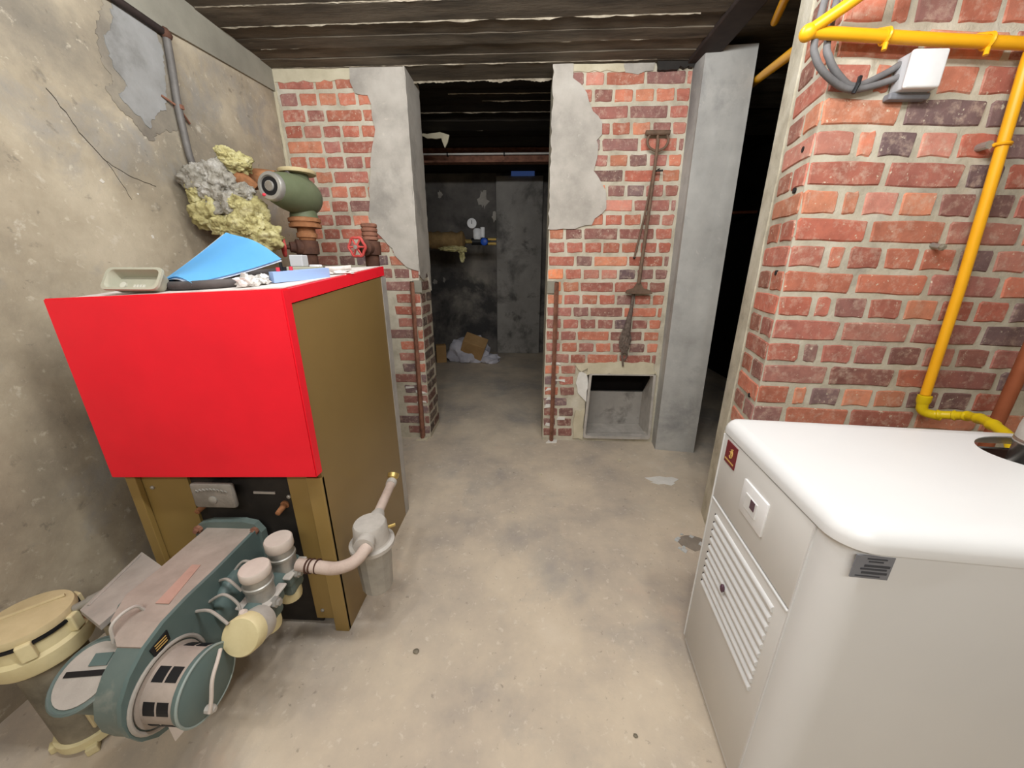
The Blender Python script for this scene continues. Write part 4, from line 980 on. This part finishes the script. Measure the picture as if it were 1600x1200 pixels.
# rating label on the near side
bm = B(); box(bm, .02, .072, -W - .0012, -W + .001, .700, .742); rl = obj('rating_label', bm, 'label_grey', label='grey rating label with dark print', **L)
for k, (a, b, z, h) in enumerate([(.035, .062, .736, .0022), (.038, .058, .731, .0022), (.034, .069, .722, .004), (.030, .066, .7165, .003), (.033, .068, .709, .004), (.026, .06, .7035, .002)]):
    bm = B(); box(bm, a, b, -W - .0018, -W - .001, z, z + h); obj('print_line', bm, 'label_dark', rl, local=True)
# flue
t = thing('flue_pipe', (1.098, .700, .61), 'shiny stainless flue collar rising from the white boiler lid', 'flue')
bm = B(); lathe(bm, [(.062, .615), (.062, .80), (.065, .805), (.065, .815), (.062, .82)], (1.098, .700, 0), (0, 0, 1), 36); obj('flue_socket', bm, 'stainless', t, smooth=True)
bm = B(); lathe(bm, [(.064, .815), (.064, .84), (.058, .90), (.058, 2.0)], (1.098, .700, 0), (0, 0, 1), 36); obj('flue_tube', bm, 'zinc_dusty', t, smooth=True)
bm = B(); tube(bm, [(1.51, 1.12, .0), (1.51, 1.12, 1.2), (1.51, 1.12, 2.14)], .017, 14)
tag(obj('copper_riser', bm, 'copper_pipe', smooth=True, loc=(1.51, 1.12, 0)), 'brownish copper pipe rising behind the white boiler', 'pipe')

# ================================================================== GAS PIPING
PW = 1.172
t = thing('gas_pipe', (1.3, 1.17, .7), 'yellow gas pipe running along and down the chimney bricks', 'pipe')
bm = B(); tube(bm, [(.712, PW, 1.722), (.9, PW, 1.710), (1.06, PW, 1.70), (1.262, PW, 1.690)], .0135, 16); obj('horizontal_run', bm, 'yellow_gas', t, smooth=True)
bm = B(); tube(bm, bend([(1.255, PW - .004, 1.705), (1.258, PW, 1.66), (1.283, PW, 1.35), (1.302, PW, 1.1), (1.318, PW, .76)], .03), .0128, 16); obj('drop_run', bm, 'yellow_gas', t, smooth=True)
bm = B(); tube(bm, [(.70, PW, 1.722), (.76, PW - .03, 1.757), (.90, PW - .12, 1.845), (1.10, PW - .22, 1.96)], .0135, 16); obj('rising_run', bm, 'yellow_gas', t, smooth=True)
bm = B(); blob(bm, (.702, PW, 1.721), (.019, .019, .019), 3, 0); obj('elbow', bm, 'yellow_gas', t, smooth=True)
bm = B(); lathe(bm, [(.014, 0), (.018, .002), (.018, .02), (.015, .03)], (1.319, PW, .758), (.03, 0, -1), 16); tube(bm, bend([(1.319, PW, .74), (1.322, PW - .002, .70), (1.36, PW - .03, .695)], .025), .0145, 14); obj('lower_elbow', bm, 'yellow_gas_dull', t, smooth=True)
bm = B(); P = spline([(1.345, PW - .02, .698), (1.37, 1.12, .709), (1.372, 1.08, .722), (1.335, 1.01, .735), (1.28, .92, .735), (1.235, .865, .722), (1.215, .83, .66)], 12)
tube(bm, P, [.0135 + (.0028 if (i % 9) in (3, 4) and i < 44 else 0) for i in range(len(P))], 14); obj('flexible_tail', bm, 'yellow_gas_dull', t, smooth=True, label='ribbed yellow flexible tail')
for x, z in [(.895, 1.7105), (1.146, 1.697)]:
    bm = B(); tube(bm, [(x, PW, z) + Vector((0, 0, 0)) if False else Vector((x, PW + .0155 * math.cos(a), z + .0155 * math.sin(a))) for a in [2 * pi * i / 16 for i in range(16)]], .004, 6, True); cyl(bm, (x, PW - .006, z - .016), (x - .002, PW - .008, z - .032), .0055, 8); cyl(bm, (x, PW, z + .014), (x, PW + .03, z + .026), .006, 8); obj('pipe_clip', bm, 'yellow_gas', t, smooth=True)
bm = B(); x, z = 1.2725, 1.473; tube(bm, [Vector((x + .015 * math.cos(a), PW + .015 * math.sin(a), z)) for a in [2 * pi * i / 16 for i in range(16)]], .004, 6, True); cyl(bm, (x - .012, PW + .004, z), (x - .024, PW + .012, z), .0055, 8); cyl(bm, (x + .012, PW, z), (x + .022, PW, z), .0045, 8); obj('pipe_clip', bm, 'yellow_gas', t, smooth=True)
bm = B(); lathe(bm, [(.010, 0), (.010, .035)], (1.245, PW + .005, 1.474), (.1, 1, 0), 10); obj('wall_plug', bm, 'zinc', t)
bm = B(); tube(bm, [(.965, 1.64, 1.905), (1.06, 2.0, 1.985), (1.18, 2.40, 2.08)], .018, 14); cl = obj('passage_pipe', bm, 'yellow_gas', smooth=True, loc=(1.1, 2.1, 2.0)); tag(cl, 'yellow gas pipe crossing the dark passage beside the column', 'pipe')
bm = B(); tube(bm, [(.9, 3.9, 1.62), (2.2, 3.9, 1.66)], .015, 10); tag(obj('passage_pipe', bm, 'copper_pipe', smooth=True, loc=(1.5, 3.9, 1.6)), 'dim brownish pipe deep in the dark passage', 'pipe')
bm = B(); tube(bm, [(.86, 1.58, 2.06), (.92, 1.70, 2.09), (1.05, 2.0, 2.16)], .016, 12); tag(obj('ceiling_pipe', bm, 'yellow_gas', smooth=True, loc=(.9, 1.7, 2.1)), 'short yellow pipe end tucked behind the top of the chimney', 'pipe')

# junction box and cables
t = thing('junction_box', (1.0, 1.2, 1.59), 'grey square plastic junction box on the chimney bricks', 'junction box')
bm = B(); box(bm, .966, 1.052, 1.165, 1.207, 1.597, 1.678, .005, 3); obj('box_body', bm, 'grey_plastic', t, smooth=True)
bm = B(); box(bm, .962, 1.05, 1.155, 1.168, 1.596, 1.679, .006, 3); obj('box_lid', bm, 'white_plastic', t, smooth=True)
bm = B(); box(bm, .955, 1.06, 1.185, 1.2065, 1.582, 1.598, .004); obj('cable_entry', bm, 'label_grey', t)
t = thing('cable_bundle', (.83, 1.19, 1.6), 'bent grey cables hanging from the ceiling to the junction box', 'cable')
for k, p in enumerate([[(.775, 1.19, 2.14), (.745, 1.185, 1.9), (.727, 1.178, 1.72), (.737, 1.175, 1.67), (.775, 1.175, 1.632), (.84, 1.185, 1.607), (.90, 1.19, 1.612), (.968, 1.192, 1.632)],
                       [(.80, 1.195, 2.14), (.775, 1.192, 1.9), (.765, 1.188, 1.72), (.775, 1.18, 1.67), (.81, 1.18, 1.632), (.86, 1.188, 1.613), (.93, 1.195, 1.640), (.968, 1.196, 1.662)]]):
    bm = B(); tube(bm, spline(p, 8), .0082, 10); obj('cable', bm, 'cable_grey', t, smooth=True)
bm = B(); tube(bm, [(.852, 1.175, 1.592), (.857, 1.172, 1.612), (.862, 1.178, 1.63)], .005, 8); obj('cable_tie', bm, 'black_plastic', t)
t = thing('wall_nail', (1.213, 1.2, 1.2), 'small grey masonry screw sticking out of the chimney bricks', 'screw')
bm = B(); lathe(bm, [(.007, 0), (.007, .03)], (1.215, 1.208, 1.222), (0, -1, -.25), 10); obj('screw_shank', bm, 'zinc', t, smooth=True)
bm = B(); lathe(bm, [(.010, 0), (.010, .006), (.006, .009)], (1.215, 1.18, 1.215), (0, -1, -.25), 6); obj('screw_head', bm, 'pot_grey', t)

# ================================================================== TOOLS AND POSTS
t = thing('iron_rake', (.67, 2.265, 1.0), 'rusty long-handled boiler scraper hanging on the right brick pier', 'tool')
yt = 2.262
bm = B(); tube(bm, [(.690, yt - .004, 1.80), (.684, yt - .004, 1.5), (.676, yt - .002, 1.25), (.670, yt, 1.06)], [.0085, .0085, .010, .0115], 12); obj('shaft', bm, 'tool_iron', t, smooth=True)
bm = B(); cyl(bm, (.622, yt, 1.832), (.748, yt, 1.832), .0125, 12); obj('grip_bar', bm, 'tool_iron', t, smooth=True)
bm = B(); tube(bm, spline([(.690, yt, 1.745), (.648, yt, 1.765), (.635, yt, 1.80), (.65, yt, 1.83)], 6), .0065, 8); tube(bm, spline([(.690, yt, 1.745), (.732, yt, 1.765), (.745, yt, 1.80), (.73, yt, 1.83)], 6), .0065, 8); tube(bm, [(.69, yt, 1.75), (.686, yt, 1.83)], .006, 8); obj('grip_loop', bm, 'tool_iron', t, smooth=True)
bm = B(); slab(bm, [(.66, yt + .006, 1.065), (.681, yt + .006, 1.065), (.70, yt + .006, 1.035), (.745, yt + .006, 1.022), (.748, yt + .006, 1.008), (.598, yt + .006, 1.008), (.602, yt + .006, 1.022), (.642, yt + .006, 1.035)], (0, -.012, 0)); box(bm, .598, .748, yt - .03, yt + .006, 1.004, 1.012, .002); obj('scraper_blade', bm, 'tool_iron', t)
t2 = thing('iron_rod', (.63, 2.27, 1.2), 'thin rusty poker rod hanging behind the scraper shaft', 'tool')
bm = B(); tube(bm, [(.695, 2.280, 1.70), (.666, 2.280, 1.42), (.634, 2.280, 1.21)], .0055, 10); obj('rod', bm, 'tool_iron', t2, smooth=True)
bm = B(); blob(bm, (.633, 2.28, 1.207), (.008, .006, .006), 2, 0); obj('rod_tip', bm, 'black_iron', t2)
t3 = thing('wall_hook', (.70, 2.285, 1.65), 'small iron hook in the bricks beside the scraper shaft', 'hook')
bm = B(); tube(bm, [(.70, 2.294, 1.655), (.70, 2.25, 1.652), (.73, 2.246, 1.652)], .005, 8); cyl(bm, (.715, 2.294, 1.664), (.715, 2.262, 1.664), .0035, 8); obj('hook_bar', bm, 'black_iron', t3, smooth=True)
t = thing('frayed_brush', (.635, 2.27, .55), 'frayed brown flue brush hanging below the scraper blade', 'brush')
bm = B(); tube(bm, spline([(.648, 2.272, 1.0), (.645, 2.272, .92), (.636, 2.272, .83), (.630, 2.272, .75)], 6), [.010] * 6 + [.010 + .0012 * i for i in range(13)], 10); obj('brush_stem', bm, 'rope_fibre', t, smooth=True)
bm = B(); blob(bm, (.624, 2.265, .715), (.033, .018, .075), 4, .35, 3, 4, amp2=.35); obj('bristle_knot', bm, 'rope_fibre', t)
bm = B(); tube(bm, spline([(.625, 2.27, .67), (.615, 2.272, .63), (.622, 2.272, .59), (.630, 2.275, .548)], 5), .006, 8); tube(bm, spline([(.635, 2.27, .66), (.648, 2.272, .62), (.632, 2.274, .585)], 5), .005, 8); obj('tail_strand', bm, 'rope_fibre', t)
for x0, x1, lab, br in [(-.700, -.713, 'slim rusty steel post against the left brick pier', 1), (.184, .189, 'slim rusty steel post against the right brick pier', -1)]:
    t = thing('steel_post', (x1, 2.275, 0), lab, 'post', 'rusty steel posts flanking the doorway')
    bm = B(); y = 2.272
    for k in range(1): tube(bm, [(x1, y, 0), ((x0 + x1) / 2, y, .53), (x0, y, 1.065)], .0135, 4)
    box(bm, x0 - .004, x0 + .004, y - .002, y + .02, .02, 1.06)
    obj('post_angle', bm, 'rust', t)
    bm = B(); box(bm, min(x0, x0 + br * .055) - .0, max(x0, x0 + br * .055), y + .012, y + .026, 1.0, 1.072); obj('fixing_plate', bm, 'plaster_band', t)
    bm = B(); cyl(bm, (x0, y, 1.06), (x0, y, 1.068), .010, 8); obj('post_cap', bm, 'black_iron', t)
    bm = B(); slab(bm, ragged([(x1 - .04, y - .03), (x1 + .03, y - .02), (x1 + .04, y + .02), (x1 - .02, y + .02)], .015, .006, 5) and [(q.x, q.y, 0) for q in ragged([(x1 - .04, y - .03), (x1 + .03, y - .02), (x1 + .04, y + .02), (x1 - .02, y + .02)], .015, .006, 5)], (0, 0, .008)); obj('base_mortar', bm, 'mortar_white' if br < 0 else 'mortar_cream', t)

# ================================================================== INNER CELLAR
t = thing('lagged_pipe', (-1.0, 4.2, 1.4), 'pipe lagged in brown paper and yellow wool in the inner cellar', 'pipe')
bm = B(); n = 30; R0 = Vector((-1.36, 4.2, 1.43)); R1 = Vector((-.665, 4.2, 1.42))
tube(bm, [R0.lerp(R1, i / n) for i in range(n + 1)], [.085 + .022 * noise.noise(Vector((i * .45, 2, 0))) - (.05 if i == n else 0) for i in range(n + 1)], 18)
for v in bm.verts: v.co += Vector((0, 0, .012 * noise.noise(v.co * 14)))
obj('paper_wrap', bm, 'paper_brown', t, smooth=True)
for k, (c, s) in enumerate([((-.80, 4.15, 1.335), (.14, .06, .03)), ((-.70, 4.14, 1.325), (.05, .04, .035)), ((-.70, 4.14, 1.26), (.028, .02, .06))]):
    bm = B(); blob(bm, c, s, 3, .4, 3, 41 + k, amp2=.3); obj('wool_tuft', bm, 'wool_yellow', t)
bm = B(); cyl(bm, (-.67, 4.2, 1.415), (-.60, 4.2, 1.415), .02, 14); obj('pipe_end', bm, 'brass', t)
t = thing('pressure_reducer', (-.52, 4.2, 1.38), 'white pressure reducer with round gauge and blue knob on the rear pipe', 'valve')
bm = B(); cyl(bm, (-.60, 4.2, 1.41), (-.40, 4.2, 1.41), .035, 16); obj('reducer_body', bm, 'black_plastic', t, smooth=True)
bm = B(); lathe(bm, [(.035, 0), (.045, .02), (.045, .09), (.03, .11)], (-.535, 4.18, 1.43), (0, 0, 1), 18); obj('spring_housing', bm, 'white_plastic', t, smooth=True)
bm = B(); lathe(bm, [(.022, 0), (.025, .10), (.0, .105)], (-.475, 4.18, 1.45), (0, 0, 1), 14); obj('adjuster', bm, 'white_plastic', t, smooth=True)
bm = B(); lathe(bm, [(.046, 0), (.05, .01), (.05, .028), (.044, .03), (.0, .03)], (-.585, 4.17, 1.585), (0, -1, .1), 22); obj('gauge', bm, 'white_plastic', t, smooth=True)
bm = B(); box(bm, -.588, -.582, 4.134, 4.139, 1.58, 1.615); obj('gauge_needle', bm, 'black_plastic', t)
bm = B(); lathe(bm, [(.038, 0), (.038, .05), (.03, .055)], (-.455, 4.17, 1.405), (0, -1, 0), 18); obj('blue_knob', bm, 'blue_plastic', t, smooth=True)
for z in (1.385, 1.435):
    bm = B(); cyl(bm, (-.42, 4.17, z), (-.33, 4.17, z), .014, 12); obj('brass_nipple', bm, 'brass', t)
bm = B(); cyl(bm, (-.66, 4.17, 1.405), (-.59, 4.17, 1.405), .015, 12); obj('brass_nipple', bm, 'brass', t)
t = thing('steel_beam', (-.5, 4.0, 2.1), 'rust brown steel beam crossing the inner cellar under the ceiling', 'beam')
bm = B(); box(bm, -1.37, .33, 3.98, 4.08, 2.115, 2.13); box(bm, -1.37, .33, 4.02, 4.035, 2.13, 2.225); box(bm, -1.37, .33, 3.98, 4.08, 2.222, 2.236); obj('beam_profile', bm, 'rust', t)
bm = B(); tube(bm, [(-1.37, 3.985, 2.185), (.33, 3.985, 2.185)], .009, 10); cd = obj('white_conduit', bm, 'mortar_white', t, smooth=True, label='thin white conduit clipped to the beam')
for x in (-.78, -.23): 
    bm = B(); box(bm, x - .006, x + .006, 3.972, 4.02, 2.172, 2.198); obj('conduit_clip', bm, 'black_plastic', cd)
t = thing('plastic_bag', (-.68, 4.4, 0), 'crumpled white plastic bag with cardboard on the inner cellar floor', 'bag')
bm = B(); blob(bm, (-.72, 4.50, .10), (.27, .17, .20), 4, .3, 2.2, 5, flat=.002, amp2=.12); obj('bag_film', bm, 'bag_white', t, smooth=True)
bm = B(); blob(bm, (-.45, 4.42, .04), (.13, .10, .07), 3, .35, 2.4, 9, flat=.002, amp2=.15); obj('bag_skirt', bm, 'bag_white', t, smooth=True)
bm = B(); box(bm, -.14, .14, -.09, .09, -.10, .12, .004, M=Matrix.Translation((-.64, 4.40, .20)) @ Matrix.Rotation(.35, 4, 'Y') @ Matrix.Rotation(.5, 4, 'X')); obj('cardboard', bm, 'cardboard', t, label='brown cardboard in the bag')
bm = B(); box(bm, -.06, .06, -.05, .05, 0, .22, M=Matrix.Translation((-1.06, 4.42, 0)) @ Matrix.Rotation(.3, 4, 'Z')); tag(obj('cardboard_offcut', bm, 'cardboard', loc=(-1.06, 4.42, 0)), 'brown cardboard offcut behind the white bag', 'cardboard')
bm = B(); slab(bm, ragged([(-1.30, 1.98), (-1.15, 2.02), (-1.0, 1.97), (-.9, 2.01), (-.95, 1.9), (-1.1, 1.86), (-1.25, 1.9)], .03, .01, 77) and [(q.x, 3.0, q.y) for q in ragged([(-.86, 2.09), (-.70, 2.10), (-.62, 2.08), (-.64, 2.03), (-.66, 2.0), (-.69, 2.07), (-.8, 2.06)], .03, .008, 77)], (0, .015, 0))
bmesh.ops.translate(bm, verts=bm.verts, vec=(0, .3, .055))
tag(obj('torn_lagging', bm, 'mortar_cream', loc=(-.75, 3.3, 2.1)), 'torn pale scrap hanging from the dark inner ceiling', 'scrap')
# pale efflorescence on rear wall
for k, (x, z, s) in enumerate([(-.56, 1.95, .09), (-.40, 1.75, .06), (-1.1, 2.0, .04), (-1.22, .95, .035), (-1.1, .98, .03), (.12, .35, .05)]):
    rr2 = random.Random(k + 60)
    bm = B(); slab(bm, [(x + s * rr2.uniform(.3, 1.1) * math.cos(a), 4.998 if not (-.39 < x < .19) else 4.929, z + 1.4 * s * rr2.uniform(.3, 1.1) * math.sin(a)) for a in [2 * pi * j / 18 for j in range(18)]], (0, -.004, 0)); obj('lime_bloom', bm, 'soot_pilaster' if k > 2 else 'plaster_grey', wall_rear)

# ================================================================== FLOOR BITS
rr = random.Random(17)
bm = B(); slab(bm, [(.79 + .09 * math.cos(a) * rr.uniform(.6, 1.2), 1.82 + .05 * math.sin(a) * rr.uniform(.6, 1.2), 0) for a in [2 * pi * i / 16 for i in range(16)]], (0, 0, .0015)); tag(obj('plaster_spill', bm, 'mortar_white', loc=(.79, 1.82, 0)), 'thin whitish plaster spill on the floor before the column', 'spill')
t = thing('glass_shards', (.73, 1.33, 0), 'broken clear glass bits by the foot of the chimney', 'glass')
for k in range(9):
    x, y = .73 + rr.uniform(-.07, .06), 1.33 + rr.uniform(-.05, .05); bm = B(); s = rr.uniform(.006, .018)
    slab(bm, [(x + s * math.cos(a) * rr.uniform(.6, 1.2), y + s * math.sin(a) * rr.uniform(.6, 1.2), .0) for a in (0, 1.5, 3, 4.6)], (0, 0, .003)); obj('shard', bm, 'glass_shard', t)
bm = B(); slab(bm, [(.75 + .07 * math.cos(a) * rr.uniform(.7, 1.1), 1.33 + .05 * math.sin(a) * rr.uniform(.7, 1.1), 0) for a in [2 * pi * i / 14 for i in range(14)]], (0, 0, .001)); tag(obj('damp_patch', bm, 'damp_floor', loc=(.75, 1.33, 0)), 'dark damp stain under the broken glass', 'stain')
for k, (x, y, s, lab) in enumerate([(-.33, .81, .010, 'tiny dark crumb on the floor right of the burner'), (.30, .62, .006, 'tiny dark crumb on the floor near the white boiler'), (.10, 1.85, .008, 'small chip on the floor before the doorway'), (.60, 2.03, .012, 'small yellowish chip on the floor below the soot chute'), (-.05, 1.5, .006, 'tiny chip in the middle of the floor')]):
    bm = B(); blob(bm, (x, y, s * .4), (s, s * .8, s * .5), 2, .4, 2, k, flat=0); tag(obj('floor_chip', bm, 'pot_grey' if k < 2 else 'mortar_cream', loc=(x, y, 0)), lab, 'chip')
